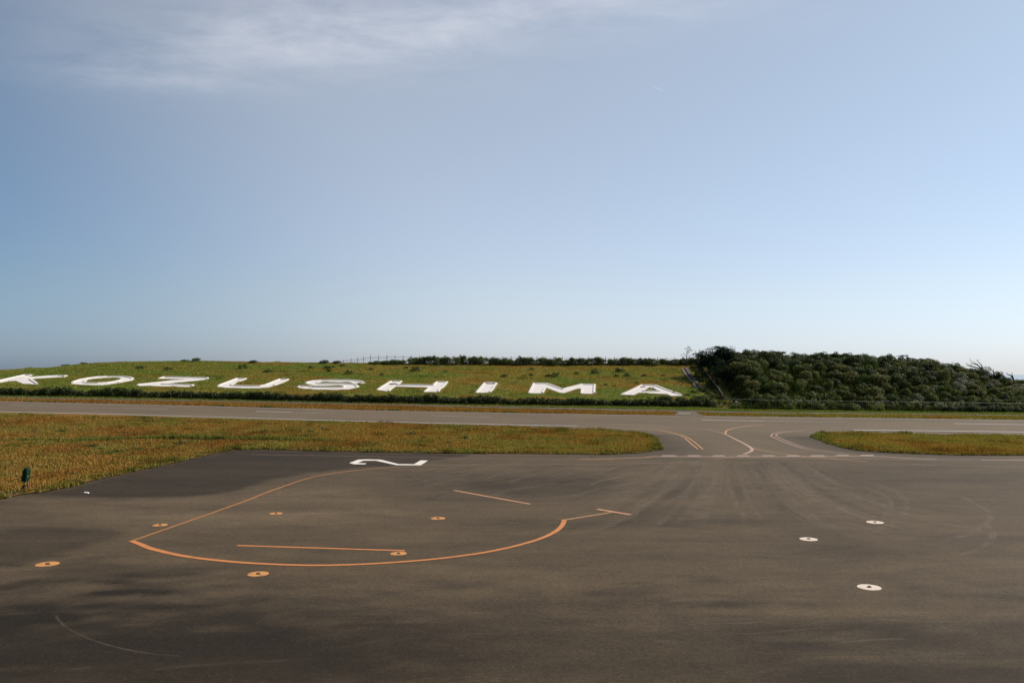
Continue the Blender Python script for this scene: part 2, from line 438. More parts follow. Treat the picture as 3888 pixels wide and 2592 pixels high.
MAT['dead'] = flat('bleached_dead_wood', (.085, .06, .05), .9, .1)
MAT['steel'] = flat('galvanised_steel', (.16, .165, .17), .55, .4, .4)
MAT['fence_dark'] = flat('dark_fence_steel', (.055, .055, .058), .6, .4, .3)
MAT['rust'] = flat('rusty_iron', (.05, .035, .025), .7, .4, .4)
MAT['hood'] = flat('dark_green_hood', (.006, .022, .010), .7, .12, 0, 12, .35)
MAT['leg_red'] = flat('reddish_post', (.11, .05, .035), .6, .3)
MAT['hose'] = flat('black_hose', (.012, .013, .012), .55, .4)
MAT['glint'] = flat('latch_glint', (.16, .26, .21), .35, .5)  # highlight on the latch, painted as a pale green
def watermat():
    m = NT('sea_water'); n = m.noise(.05, 6, .6)
    return m.done(m.principled((.012, .035, .06), .15, .5, n, .3, 2.0))
MAT['sea'] = watermat()

# ------------------------------------------------------------------ traced ground outlines (photo pixels -> ground points)
island_top = [(0,1565),(400,1573.5),(700,1584),(1100,1596),(1500,1609),(1900,1621),(2150,1628),(2300,1633),(2402,1641),(2446,1647),(2470,1656),(2490,1673),(2504,1688),(2511,1701),(2487,1711),(2419,1720),(2314,1725)]
island_bot = [(1900,1722),(1708,1721),(1538,1718),(1198,1711.6),(1000,1706),(884,1707),(808,1724),(680,1754),(510,1790),(383,1818),(238,1854),(170,1867),(81,1878),(0,1896)]
ISL = casts(island_top) + casts(island_bot)
ISL = ISL + [(-26, 35.0), (-60, 30), (-95, 60), (ISL[0][0]-40, ISL[0][1]+1.0)]
right_isl = [(3085,1661),(3101,1650),(3135,1643),(3194,1643),(3320,1645),(3530,1651),(3888,1655)]
right_bot = [(3888,1728.5),(3656,1728.5),(3488,1723.5),(3341,1717),(3257,1710),(3194,1699),(3135,1679)]
a_ = casts(right_isl); b_ = casts(right_bot)
RISL = a_ + [(100, a_[-1][1]-.5), (100, b_[0][1])] + b_
RW_NEAR, RW_FAR = 84.6, 0
far_edge = casts([(-500,1512),(0,1523),(400,1531),(800,1541),(1400,1557),(2200,1571),(2900,1581),(3300,1585.5),(3888,1593),(4300,1597)])
fx = np.array([p[0] for p in far_edge]); fy = np.array([p[1] for p in far_edge])
def yfar(x): return np.interp(x, fx, fy)
path_n = casts([(0,1513),(800,1526),(1500,1541),(2200,1557),(2900,1571),(3300,1573),(3888,1580)])
path_f = casts([(0,1508),(800,1521),(1500,1535.5),(2200,1550),(2900,1565),(3300,1568),(3888,1575.5)])
def pinterp(pp, x): return np.interp(x, [p[0] for p in pp], [p[1] for p in pp])
stub_px = [(2558,1577.5),(2676,1579.5),(2640,1564.5),(2570,1563.5)]
STUB = casts(stub_px)

def grid_mesh(name, xs, ys, zoff, mat, colfn=None, patchfn=None, zfn=None, yfn=None):
    X, Y = np.meshgrid(xs, ys)
    if yfn: Y = yfn(X, Y)
    Z = H(X, Y) + zoff if zfn is None else zfn(X, Y)
    v = np.stack([X.ravel(), Y.ravel(), Z.ravel()], 1)
    nx, ny = len(xs), len(ys)
    i = (np.arange(ny-1)[:, None]*nx + np.arange(nx-1)[None]).ravel()
    f = np.stack([i, i+1, i+1+nx, i+nx], 1)
    at = {}
    if colfn: at['col'] = colfn(v[:,0], v[:,1])
    if patchfn: at['patch'] = patchfn(v[:,0], v[:,1])
    return mesh_np(name, v, f, mat, at, True)

# plant colours (albedo) by place
DRY = np.array((.282, .158, .042)); RUSSET = np.array((.225, .100, .026)); OLIVE = np.array((.215, .182, .046)); GREEN = np.array((.122, .152, .034)); DKG = np.array((.038, .052, .014))
def lerp(a, b, t): return a + (b-a)*np.asarray(t)[:, None]
def col_island(x, y):
    n1 = fbm(x*.17, y*.11, 3, 5); n2 = fbm(x*.6+7, y*.5, 11); n3 = fbm(x*.2+3, y*.14+9, 23)
    c = lerp(np.tile(DRY, (len(x), 1)), OLIVE, sstep(.36, .74, n1)*.85)
    c = lerp(c, GREEN, sstep(.52, .74, n2*.5+n3*.5)*.7)
    c = lerp(c, RUSSET, sstep(.48, .76, fbm(x*.32, y*.24, 41, 5))*.8)
    return c
def col_slope(x, y):
    n1 = fbm(x*.09, y*.16, 5); n2 = fbm(x*.45, y*.6, 15)
    c = lerp(np.tile(OLIVE*.92, (len(x), 1)), GREEN*1.1, sstep(.36, .62, n1))
    c = lerp(c, DRY*.85, sstep(.52, .70, fbm(x*.14+5, y*.35, 31))*.7)
    c = lerp(c, DKG*1.3, sstep(.60, .78, n2)*.7)
    c = lerp(c, GREEN*.95, sstep(-20, -85, x)*.55)
    return lerp(c, DRY*.75+OLIVE*.2, sstep(-40, 20, x)*sstep(160, 174, y)*.5)*np.array((1.40, 1.32, 1.30))
def col_strip(x, y):
    pn = pinterp(path_n, x); pf = pinterp(path_f, x)
    c = lerp(np.tile(DRY*.95, (len(x), 1)), RUSSET, sstep(.40, .68, fbm(x*.2, y*.4, 51))*.8)
    c = lerp(c, OLIVE, sstep(20, 34, x)*sstep(.35, .6, fbm(x*.3, y*.5, 61)))
    c = lerp(c, DKG*1.5, sstep(.6, .75, fbm(x*.5, y*.6, 71))*sstep(3.5, .2, y-yfar(x)))
    g = lerp(np.tile(GREEN*1.15, (len(x), 1)), OLIVE, sstep(.4, .7, fbm(x*.2, y*.5, 81))*.8)
    return np.where((y > (pn+pf)/2)[:, None], g, c)
def col_scrub(x, y): return lerp(np.tile(DKG*.8, (len(x), 1)), GREEN*.5, fbm(x*.3, y*.3, 91)*.7)
def col_ground(x, y):
    c = col_strip(x, y)
    c = np.where((y > foot(x)-1.5)[:, None], col_slope(x, y), c)
    c = np.where(((x - .10*(np.clip(y, 134, 180)-134) > 37) & (y > 134))[:, None], col_scrub(x, y), c)
    c = np.where((y < 100)[:, None], col_island(x, y), c)
    return c*.62
# ground: one sheet out to the sea cliffs
gx = np.concatenate([np.arange(-620, -140, 20), np.arange(-140, 130, 1.0), np.arange(130, 621, 20)])
gy = np.concatenate([np.arange(-520, 0, 20), np.arange(0, 110, 2.0), np.arange(110, 190, .65), np.arange(190, 300, 5), np.arange(300, 560, 20)])
def zground(X, Y):
    inside = (np.abs(X) < 135) & (Y > -60) & (Y < yfar(X)+.4)
    return H(X, Y) - np.where(inside, .10, 0)
tag(link(bpy.data.objects.new('ground', grid_mesh('ground', gx, gy, 0, MAT['soil'], col_ground, zfn=zground))),
    'grassy island plateau with a low embankment rising behind the runway', kind='structure')
sea_mb = MB(); N = 64
sea_mb.add([(0,0,-136)] + [(24000*math.cos(2*math.pi*k/N), 24000*math.sin(2*math.pi*k/N), -136) for k in range(N)], [(0, 1+k, 1+(k+1) % N) for k in range(N)])
tag(sea_mb.build('sea', MAT['sea']), 'open sea far below the plateau', kind='structure')

# asphalt tone: newer darker patches traced on the apron, plus vignetting painted over its near end
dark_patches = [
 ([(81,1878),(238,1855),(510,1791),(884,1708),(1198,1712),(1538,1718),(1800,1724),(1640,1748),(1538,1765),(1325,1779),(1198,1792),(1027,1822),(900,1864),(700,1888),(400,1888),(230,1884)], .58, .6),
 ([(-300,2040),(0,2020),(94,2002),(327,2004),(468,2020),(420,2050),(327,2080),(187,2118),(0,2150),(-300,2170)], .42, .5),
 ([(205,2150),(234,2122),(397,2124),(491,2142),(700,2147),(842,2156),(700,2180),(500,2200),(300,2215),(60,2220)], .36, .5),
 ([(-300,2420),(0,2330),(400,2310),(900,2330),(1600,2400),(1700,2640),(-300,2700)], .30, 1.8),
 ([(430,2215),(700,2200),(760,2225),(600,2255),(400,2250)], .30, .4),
 ([(-900,2210),(0,2230),(1000,2260),(2000,2270),(3000,2320),(4800,2330),(4800,2900),(-900,2900)], .42, 3.5),  # whole near apron: lens vignetting put into the asphalt colour
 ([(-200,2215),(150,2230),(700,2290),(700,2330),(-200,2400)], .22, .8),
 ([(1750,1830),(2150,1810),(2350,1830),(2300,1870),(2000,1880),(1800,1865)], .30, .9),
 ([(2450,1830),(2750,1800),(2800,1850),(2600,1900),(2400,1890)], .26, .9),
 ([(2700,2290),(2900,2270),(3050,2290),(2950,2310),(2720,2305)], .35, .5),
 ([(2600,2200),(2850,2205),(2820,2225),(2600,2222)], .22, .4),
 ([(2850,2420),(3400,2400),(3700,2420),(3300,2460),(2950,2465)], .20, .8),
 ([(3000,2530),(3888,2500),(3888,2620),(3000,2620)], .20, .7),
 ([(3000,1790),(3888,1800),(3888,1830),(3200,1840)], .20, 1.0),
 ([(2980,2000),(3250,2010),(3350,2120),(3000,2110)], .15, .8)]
light_patches = [
 ([(2600,2305),(3200,2310),(3888,2325),(3888,2350),(3300,2345),(2700,2330)], .32, .35),
 ([(3000,2485),(3400,2480),(3888,2500),(3888,2530),(3300,2510)], .28, .3),
 ([(470,2010),(560,1995),(520,2030)], .25, .3),
 ([(100,1900),(900,1890),(1100,1860),(1300,1850),(1600,1950),(900,2000),(300,1985)], .25, 1.0),
 ([(2500,1760),(2800,1750),(3000,1800),(3100,1900),(2700,1950),(2300,1900)], .22, 2.0)]
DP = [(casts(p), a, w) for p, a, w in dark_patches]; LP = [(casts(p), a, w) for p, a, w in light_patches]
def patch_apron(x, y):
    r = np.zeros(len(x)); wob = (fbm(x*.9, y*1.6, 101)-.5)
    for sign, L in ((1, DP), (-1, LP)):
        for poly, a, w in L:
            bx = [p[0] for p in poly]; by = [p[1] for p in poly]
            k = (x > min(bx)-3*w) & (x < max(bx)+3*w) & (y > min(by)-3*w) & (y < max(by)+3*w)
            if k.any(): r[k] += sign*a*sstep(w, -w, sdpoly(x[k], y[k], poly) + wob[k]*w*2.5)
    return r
HOLD = 57.0
def ytop(x): return HOLD + 8.0*sstep(5.5, 3.5, x)*1.0
axs = np.concatenate([np.arange(-110, -36, 4), np.arange(-36, 36, .36), np.arange(36, 111, 4)])
ays = np.concatenate([np.arange(-60, 14, 6), np.arange(14, 30, .22), np.arange(30, HOLD-.1, .34), [HOLD]])
def stretch(X, Y): return np.where(Y > 40, 40+(Y-40)*(ytop(X)-40)/(HOLD-40), Y)
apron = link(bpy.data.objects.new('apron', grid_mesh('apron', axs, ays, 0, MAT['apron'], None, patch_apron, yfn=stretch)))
tag(apron, 'wide weathered dark asphalt apron filling the foreground', kind='structure')
edge_pts = ISL[6:17]
def patch_taxi(x, y):
    d = segdist(x, y, ISL, True); d2 = segdist(x, y, RISL, True)
    n = fbm(x*.25, y*.25, 111)
    return .55*sstep(7.0, 1.0, np.minimum(d, d2)+n*3)*sstep(82, 78, y) - .12
txs = np.concatenate([np.arange(-1, 4, .3), np.arange(4, 66.1, .6)])
taxi = link(bpy.data.objects.new('taxiway', grid_mesh('taxiway', txs, np.append(np.arange(HOLD, RW_NEAR-.3, .6), RW_NEAR), 0, MAT['taxi'], None, patch_taxi, yfn=lambda X, Y: ytop(X)+(Y-HOLD)*(RW_NEAR-ytop(X))/(RW_NEAR-HOLD))))
tag(taxi, 'short asphalt taxiway joining the apron to the runway', kind='structure')
rxs = np.arange(-150, 151, 2.0); vv = []
nrow = 14
for j in range(nrow+1):
    yy = RW_NEAR + (yfar(rxs)-RW_NEAR)*j/nrow
    vv.append(np.stack([rxs, yy, H(rxs, yy)], 1))
vv = np.concatenate(vv); nx = len(rxs)
ii = (np.arange(nrow)[:, None]*nx + np.arange(nx-1)[None]).ravel()
runway = link(bpy.data.objects.new('runway', mesh_np('runway', vv, np.stack([ii, ii+1, ii+1+nx, ii+nx], 1), MAT['runway'], None, True)))
tag(runway, 'long pale grey asphalt runway crossing the view', kind='structure')

def sheet(name, poly, step, zoff, mat, colfn, kind='structure', label=None):
    ring = resample(list(poly)+[poly[0]], step)[:-1]
    bx = [p[0] for p in poly]; by = [p[1] for p in poly]
    X, Y = np.meshgrid(np.arange(min(bx), max(bx), step), np.arange(min(by), max(by), step))
    X = X.ravel(); Y = Y.ravel(); k = sdpoly(X, Y, poly) < -step*.4
    pts = [Vector(p) for p in ring] + [Vector((a, b)) for a, b in zip(X[k], Y[k])]
    n = len(ring)
    vs_, _, fs, *_r = delaunay_2d_cdt(pts, [(i, (i+1) % n) for i in range(n)], [], 1, 1e-5)
    v = np.array([(p.x, p.y) for p in vs_]); z = H(v[:,0], v[:,1]) + zoff
    me = mesh_np(name, np.column_stack([v, z]), np.array([f[:3] for f in fs]), mat, {'col': colfn(v[:,0], v[:,1])*.62} if colfn else None, True)
    o = link(bpy.data.objects.new(name, me))
    if label or kind: tag(o, label, kind=kind)
    return o
sheet('grass_field', ISL, 1.0, .05, MAT['soil'], col_island, label='dry golden grass field between apron and runway')
sheet('grass_field', RISL, 1.0, .05, MAT['soil'], col_island, label='smaller dry grass field right of the taxiway')
pxs = np.arange(-140, 121, 2.0)
pv = np.concatenate([np.stack([pxs, pinterp(f_, pxs), H(pxs, pinterp(f_, pxs))+.05], 1) for f_ in (path_n, path_f)])
ni = np.arange(len(pxs)-1)
tag(link(bpy.data.objects.new('path', mesh_np('path', pv, np.stack([ni, ni+1, ni+1+len(pxs), ni+len(pxs)], 1), MAT['path'], None, True))),
    'narrow grey service path along the foot of the embankment', kind='structure')
sheet('path', STUB, 1.0, .056, MAT['runway'], None, label='short grey crossing between runway and service path')

# ------------------------------------------------------------------ painted markings (parts of the pavement)
def ribbon(name, pts, width, mat, parent, z=.006, step=.5, smooth=1, label=None, flag=None):
    if smooth: pts = smooth_curve(pts, smooth)
    pts = np.array(resample(pts, step)); n = len(pts)
    d = np.gradient(pts, axis=0); d /= np.maximum(np.linalg.norm(d, axis=1, keepdims=True), 1e-9)
    nrm = np.stack([-d[:,1], d[:,0]], 1)
    w = np.interp(np.linspace(0, 1, n), np.linspace(0, 1, len(width)), width) if isinstance(width, (list, tuple)) else np.full(n, width)
    a = pts + nrm*w[:,None]/2; b = pts - nrm*w[:,None]/2
    if flag is None:
        v = np.concatenate([a, b]); v = np.column_stack([v, H(v[:,0], v[:,1])+z])
        i = np.arange(n-1); f = np.stack([i, i+n, i+n+1, i+1], 1); at = None
    else:
        v = np.concatenate([a, pts, b]); v = np.column_stack([v, H(v[:,0], v[:,1])+z]); i = np.arange(n-1)
        f = np.concatenate([np.stack([i, i+n, i+n+1, i+1], 1), np.stack([i+n, i+2*n, i+2*n+1, i+n+1], 1)])
        e = sstep(0, .12, np.linspace(0, 1, n))*sstep(1, .88, np.linspace(0, 1, n))
        at = {'fade': np.concatenate([0*e, e, 0*e]), 'amt': np.full(3*n, flag[0]), 'tone': np.full(3*n, flag[1])}
    o = link(bpy.data.objects.new(name, mesh_np(name, v, f, mat, at)), parent)
    if label: o['label'] = label
    return o
def poly_mark(name, poly, mat, parent, z=.006, label=None):
    pts = [Vector(p) for p in poly]; n = len(pts)
    vs_, _, fs, *_r = delaunay_2d_cdt(pts, [(i, (i+1) % n) for i in range(n)], [], 1, 1e-5)
    v = np.array([(p.x, p.y) for p in vs_]); v = np.column_stack([v, H(v[:,0], v[:,1])+z])
    o = link(bpy.data.objects.new(name, mesh_np(name, v, np.array([f[:3] for f in fs]), mat)), parent)
    if label: o['label'] = label
    return o
two = [(1002,252),(1080,222),(1150,219),(1285,222),(1440,261),(1580,263),(1640,228),(1706,230),(1640,272),(1420,271),(1240,231),(1130,231),(1075,252),(1158,255),(1140,264),(1045,263)]
poly_mark('painted_number', casts([(900+a*.4252, 1650+b*.4252) for a, b in two]), MAT['paint_white'], apron, .008, 'white painted numeral 2 near the grass')
gl = casts([(500,2053),(718,1977),(937,1900),(1006,1871),(1112,1833),(1155,1819),(1198,1808),(1261,1797),(1325,1788),(1410,1779),(1482,1774)])
ribbon('guide_line', gl, .15, MAT['paint_orange_dull'], apron, label='dull orange guide line curving up from the arc corner')
ribbon('guide_line', casts([(1482,1774),(1559,1770),(1623,1767),(1708,1765),(1899,1763.5),(2300,1762),(2450,1759),(2589,1754.5),(2701,1745.5),(2783,1735)]), .13, MAT['paint_faint'], apron, label='faint worn orange guide line leading to the taxiway')
arc = casts([(498,2053),(527,2063),(567,2081),(603,2090),(654,2102.5),(705,2112),(776,2122),(909,2135),(1037,2142),(1164,2146),(1266,2145.5),(1394,2141),(1521,2133),(1650,2122.5),(1791,2105),(1868,2092),(1944,2076),(2021,2055),(2059,2042),(2097,2025),(2124,2007),(2138,1990),(2143,1972)])
ribbon('guide_line', arc, [.20,.24,.22,.20,.19,.18,.18,.18,.19,.20], MAT['paint_orange'], apron, .010, .3, 2, label='wide orange stand arc sweeping across the apron')
ribbon('guide_line', casts([(2145,1973),(2200,1964),(2323,1944)]), .12, MAT['paint_yellow'], apron, label='thin orange line from the arc end to the stop bar')
ribbon('stop_bar', casts([(2267,1932.5),(2394,1953.5)]), .22, MAT['paint_salmon'], apron, .010, smooth=0, label='short pale orange bar at the arc end')
ribbon('stop_bar', casts([(901,2070),(1537,2090)]), .16, MAT['paint_orange'], apron, smooth=0, label='long straight orange bar inside the arc')
ribbon('stop_bar', casts([(1724,1861),(2013,1913)]), .17, MAT['paint_salmon'], apron, smooth=0, label='slanting pale orange bar behind the arc')
# hold line and apron edge lines
ribbon('hold_line', casts([(2470,1733),(2780,1733.5),(3100,1733),(3250,1731.5),(3320,1731)]), .30, MAT['paint_pink'], apron, .010, 1.0, 0, 'solid pink white hold line across the taxiway mouth')
dash_px = [(2509,2562),(2606,2654),(2701,2748),(2794,2841),(2889,2936),(2981,3030),(3073,3127),(3171,3219),(3263,3313)]
for k, (xa, xb) in enumerate(dash_px):
    yt = 1729 if k < 7 else 1727.2
    poly_mark('hold_dash', casts([(xa, yt+2.6), (xb+9, yt+2.6), (xb, yt-1.2), (xa+9, yt-1.2)]), MAT['paint_cream'], apron, .008)
ribbon('edge_line', casts([(3320,1731),(3341,1732),(3404,1736),(3488,1741),(3555,1743.5)]), .26, MAT['paint_pink'], apron, label='pink white edge line right of the hold line')
ribbon('edge_line', casts([(3727,1746),(3888,1746.5),(4100,1748)]), .22, MAT['paint_pink'], apron, label='pink white edge line at the far right')
ribbon('edge_line', casts([(2470,1733.5),(2446,1737),(2334,1741),(2200,1742.5)]), .20, MAT['paint_yellow'], apron, label='faded orange edge line left of the hold line')
ribbon('edge_line', casts([(2200,1742.5),(1899,1739),(1538,1735),(1240,1729),(955,1725)]), .12, MAT['paint_faint'], apron, label='faint reddish edge line along the grass')
ribbon('guide_line', casts([(3068,1734),(3180,1743),(3299,1753)]), .13, MAT['paint_yellow'], apron, label='faded orange line slanting from the hold line')
ribbon('guide_line', casts([(3383,1758),(3614,1767),(3888,1772),(4100,1775)]), .12, MAT['paint_faint'], apron, label='faint orange guide line at the far right')
# taxiway lines
tl = [( 2200,1591),(2300,1596),(2436,1604),(2538,1612),(2640,1624),(2708,1634.5),(2756,1648),(2793,1667.5),(2824,1683),(2847,1696),(2858,1706),(2851,1714),(2824,1724)]
tlw = casts(tl)
def on(parent_y): return runway if parent_y > RW_NEAR else taxi
ribbon('centre_line', tlw[4:], [.12,.15,.19,.22,.26,.24], MAT['paint_pink'], taxi, .012, label='pink white taxiway centre line from the left')
ribbon('centre_line', casts([(2050,1585)]+tl[:5]), .15, MAT['paint_faint'], runway, .012, label='faint curved lead-off line on the runway')
ribbon('centre_line', casts([(2757,1648),(2754,1639),(2762,1632),(2786,1625),(2844,1616.5),(2895,1612)]), .18, MAT['paint_yellow'], taxi, .010, label='orange taxiway centre line from the right')
ribbon('centre_line', casts([(2895,1612),(2980,1609),(3100,1605),(3250,1603)]), .13, MAT['paint_faint'], runway, .010, label='faint curved lead-off line on the right')
ribbon('centre_line', casts([(2861,1701.5),(2885,1708),(2929,1716),(2987,1724),(3068,1733)]), .13, MAT['paint_yellow'], taxi, .010, label='thin orange line branching right of the centre line')
for off, pts in ((0, [(2504,1632.5),(2555,1641),(2599,1653),(2623,1667.5),(2643.5,1683),(2669,1705)]), (1, [(2504,1633.5),(2548,1642.5),(2596,1657.5),(2612,1673),(2632,1690),(2650,1704)])):
    ribbon('taxi_edge_line', casts(pts), .12, MAT['paint_yellow'], taxi, .008, label='inner orange line of the left double edge' if off else 'outer orange line of the left double edge')
ribbon('taxi_edge_line', casts([(2192,1617.5),(2300,1620),(2402,1626),(2504,1633)]), .20, MAT['paint_yellow'], runway, .008, label='orange edge line at the left taxiway corner')
ribbon('taxi_edge_line', casts([(3244,1724),(3152,1716),(3080,1708),(3038,1700),(2984,1681),(2931,1658),(2926,1651),(2942,1643),(2984,1636.6),(3047,1633)]), .13, MAT['paint_pink'], taxi, .008, label='outer pink line of the right double edge')
ribbon('taxi_edge_line', casts([(3200,1718.5),(3140,1711.5),(3068,1701.5),(3042,1695),(2999,1678.6),(2950,1658),(2944,1652.5),(2956,1645),(2995,1639),(3047,1636)]), .11, MAT['paint_pink'], taxi, .010, label='inner pink line of the right double edge')
ribbon('taxi_edge_line', casts([(3047,1633.5),(3123,1631),(3240,1631)]), .18, MAT['paint_faint'], runway, .008, label='faint orange edge line at the right taxiway corner')
# runway lines
ribbon('side_line', casts([(-300,1557),(0,1562.5),(400,1571),(800,1582),(1100,1591),(1400,1599.6),(1800,1609),(2192,1616.8)]), .40, MAT['paint_rw'], runway, .008, 2, 1, 'white runway side line left of the taxiway')
ribbon('side_line', casts([(3240,1631.5),(3560,1635),(3888,1639.5),(4200,1644)]), .50, MAT['paint_rw'], runway, .008, 2, 1, 'white runway side line right of the taxiway')
ribbon('side_line', [(x, float(yfar(x))-1.1) for x in np.arange(-130, 121, 5)], .6, MAT['paint_rw_faint'], runway, .008, 2, 0, 'worn pale line along the far runway edge')
for a, b, mt in (((34,1537.5),(184,1541),'paint_rw_faint'), ((480,1549),(640,1553),'paint_rw_faint'), ((972,1561),(1110,1564.6),'paint_rw'), ((1110,1564.6),(1230,1567.5),'paint_rw_faint'), ((1640,1577.5),(1860,1582.5),'paint_rw_faint'), ((2665,1593.6),(2900,1598),'paint_rw'), ((2900,1598),(3200,1601.5),'paint_rw_faint'), ((3622,1607.3),(3960,1613),'paint_rw')):
    ribbon('centre_dash', casts([a, b]), .45, MAT[mt], runway, .008, 2, 0)
ribbon('cross_mark', casts([(2575,1570.3),(2622,1570.8)]), .8, MAT['paint_rw'], runway, .070, 1, 0)

# tyre and propwash marks: faint dusty arcs
TZ = [.0018]
def tyre(pts, w, amt, tone=1.0, cast_=True):
    amt = min(.6, amt*2.2)
    if tone < .5: amt = amt*.45; w = w*1.8
    TZ[0] += .00003
    ribbon('tyre_mark', casts(pts) if cast_ else pts, w, MAT['tyre'], apron, TZ[0], .35, 3, flag=(amt, tone))
tyre([(2420,1962),(2412,1925),(2440,1890),(2560,1860)], .20, .35)
tyre([(3640,1880),(3740,1930),(3765,1955),(3745,1985),(3680,2030),(3560,2060)], .45, .42)
tyre([(3730,1980),(3775,2010),(3780,2040),(3740,2075),(3640,2110)], .25, .40)
tyre([(3740,1975),(3762,2010),(3760,2045),(3720,2080)], .18, .35)
tyre([(3130,1820),(3350,1840),(3430,1880),(3450,1930),(3420,1975),(3330,2010)], .40, .30)
tyre([(3090,1830),(3300,1850),(3380,1890),(3390,1930),(3340,1970)], .30, .26)
tyre([(2800,1870),(2850,1860),(2940,1880),(2960,1920),(2900,1960)], .28, .22)
tyre([(2800,1900),(2790,1930),(2830,1960),(2960,1975)], .25, .18)
tyre([(3280,2120),(3400,2135),(3600,2139),(3888,2141),(4000,2142)], .07, .55)
tyre([(3060,2118),(3200,2127),(3330,2133)], .06, .40)
tyre([(3000,2205),(3250,2216),(3500,2224),(3888,2233),(4000,2236)], .06, .50)
tyre([(2300,2396),(2700,2402),(3000,2407),(3300,2409)], .035, .20)
tyre([(2300,2396),(2700,2402),(3000,2407)], .02, .4, 0.0)
tyre([(210,2330),(225,2360),(280,2400),(380,2440),(520,2475),(700,2492)], .10, .13)
tyre([(430,2410),(520,2375),(640,2335)], .12, .08)
tyre([(500,2545),(800,2520),(1100,2505)], .25, .06)
tyre([(3600,2190),(3400,2160),(3250,2180),(3100,2210)], .3, .12)
for yy, xa, xb in ((17.6,-14,15),(20.4,-16,18),(23.3,-18,20),(26.4,-20,22),(30.2,-22,25),(34.5,-26,28),(39.4,-30,34),(45,-24,38),(51,-10,42)):   # paving lane seams
    ribbon('paving_seam', [(x_, yy+.06*math.sin(x_*.37+yy)) for x_ in np.arange(xa, xb, 2.0)], .05, MAT['tyre'], apron, .0012, 1.0, 0, flag=(random.uniform(.18, .34), random.choice((0.0, 0.0, 1.0))))
for k in range(80):                                    # streaks fanning out of the taxiway mouth
    a = random.uniform(0, 1); x0 = 2560 + 520*a + random.uniform(-60, 60); y0 = random.uniform(1738, 1790)
    ang = (a-.38)*2.0; L = random.uniform(90, 330)
    pts = [(x0, y0), (x0+ang*L*.5+random.uniform(-10,10), y0+L*.32), (x0+ang*L*1.25, y0+L*.62), (x0+ang*L*2.3, y0+L*.82)]
    tyre(pts, random.uniform(.15, .9), random.uniform(.10, .26), 1.0 if random.random() < .72 else 0.0)
for k in range(50):                                    # sweeping traces left of the taxiway mouth
    x0 = random.uniform(1500, 2350); y0 = random.uniform(1775, 1880); L = random.uniform(150, 420)
    pts = [(x0+L, y0-L*.10), (x0+L*.6, y0-L*.055), (x0+L*.25, y0), (x0, y0+L*.09)]
    tyre(pts, random.uniform(.15, .6), random.uniform(.08, .22), 1.0 if random.random() < .6 else 0.0)
for k in range(40):                                    # long near-level traces over the right apron
    x0 = random.uniform(2500, 3900); y0 = random.uniform(1880, 2500); L = random.uniform(200, 700)
    tyre([(x0-L*.5, y0+random.uniform(-14, 14)), (x0, y0), (x0+L*.5, y0+random.uniform(-24, 10))], random.uniform(.08, .4), random.uniform(.06, .17), 1.0 if random.random() < .6 else 0.0)

# ------------------------------------------------------------------ tie-down points
def ring_mesh(name, r0, r1, mat, seed):
    r = random.Random(seed); n = 40; v = []; f = []
    for k in range(n):
        th = 2*math.pi*k/n; j = 1+r.uniform(-.012, .012)
        v += [(r1*j*math.cos(th), r1*j*math.sin(th), .006), (r0*math.cos(th), r0*math.sin(th), .006), (r1*j*math.cos(th), r1*j*math.sin(th), -.004)]
    for k in range(n):
        a = 3*k; b = 3*((k+1) % n); f += [(a, b, b+1, a+1), (a+2, b+2, b, a)]
    me = bpy.data.meshes.new(name); me.from_pydata(v, [], f); me.materials.append(mat); return me
def tie_down(px, py, wpx, colour, label):
    x, y = cast(px, py); r = wpx/2/FPX*y
    t = empty('tie_down_point', (x, y, Hs(x, y)))
    tag(t, label, 'tie-down', 'round tie-down points set in the apron')
    link(bpy.data.objects.new('painted_ring', ring_mesh('painted_ring', r*.22, r, MAT['disc_'+colour], int(px))), t)
    pit = MB(); s = r*.19; pit.box((0, 0, .004), (s*2, s*2, .008)); pit.build('anchor_pit_shade', MAT['dark_pit'], t)  # flat plate on the surface, the pit's shade put into its near-black colour
    bar = MB(); bar.tube([(-s*.8, 0, .008), (-s*.6, 0, .035), (s*.6, 0, .035), (s*.8, 0, .008)], .011, 6); bar.build('anchor_bar', MAT['rust'], t)
    t.rotation_euler = (0, 0, random.uniform(-.4, .4))
for a in ((180,2140.5,82,'orange','orange painted tie-down disc leftmost on the apron, on dark asphalt'),
          (608,1992.5,54,'orange','small worn orange tie-down disc beside the dull guide line near its corner'),
          (1048,1948.5,48,'orange','faintest worn orange tie-down disc, inside the arc nearest the numeral 2'),
          (980,2178,78,'orange','orange tie-down disc just outside the sweep of the orange arc'),
          (1513,2100.5,62,'orange','worn orange tie-down disc at the right end of the straight orange bar'),
          (1663,1967,55,'orange','pale orange tie-down disc alone inside the arc, right of centre'),
          (3070,2046,66,'white','white tie-down disc nearest the arc, leftmost of the three white discs'),
          (3322,1982,62,'white','white tie-down disc farthest away of the three on the right'),
          (3300,2228.5,86,'white','white tie-down disc nearest the camera, largest of the three white discs')): tie_down(*a)

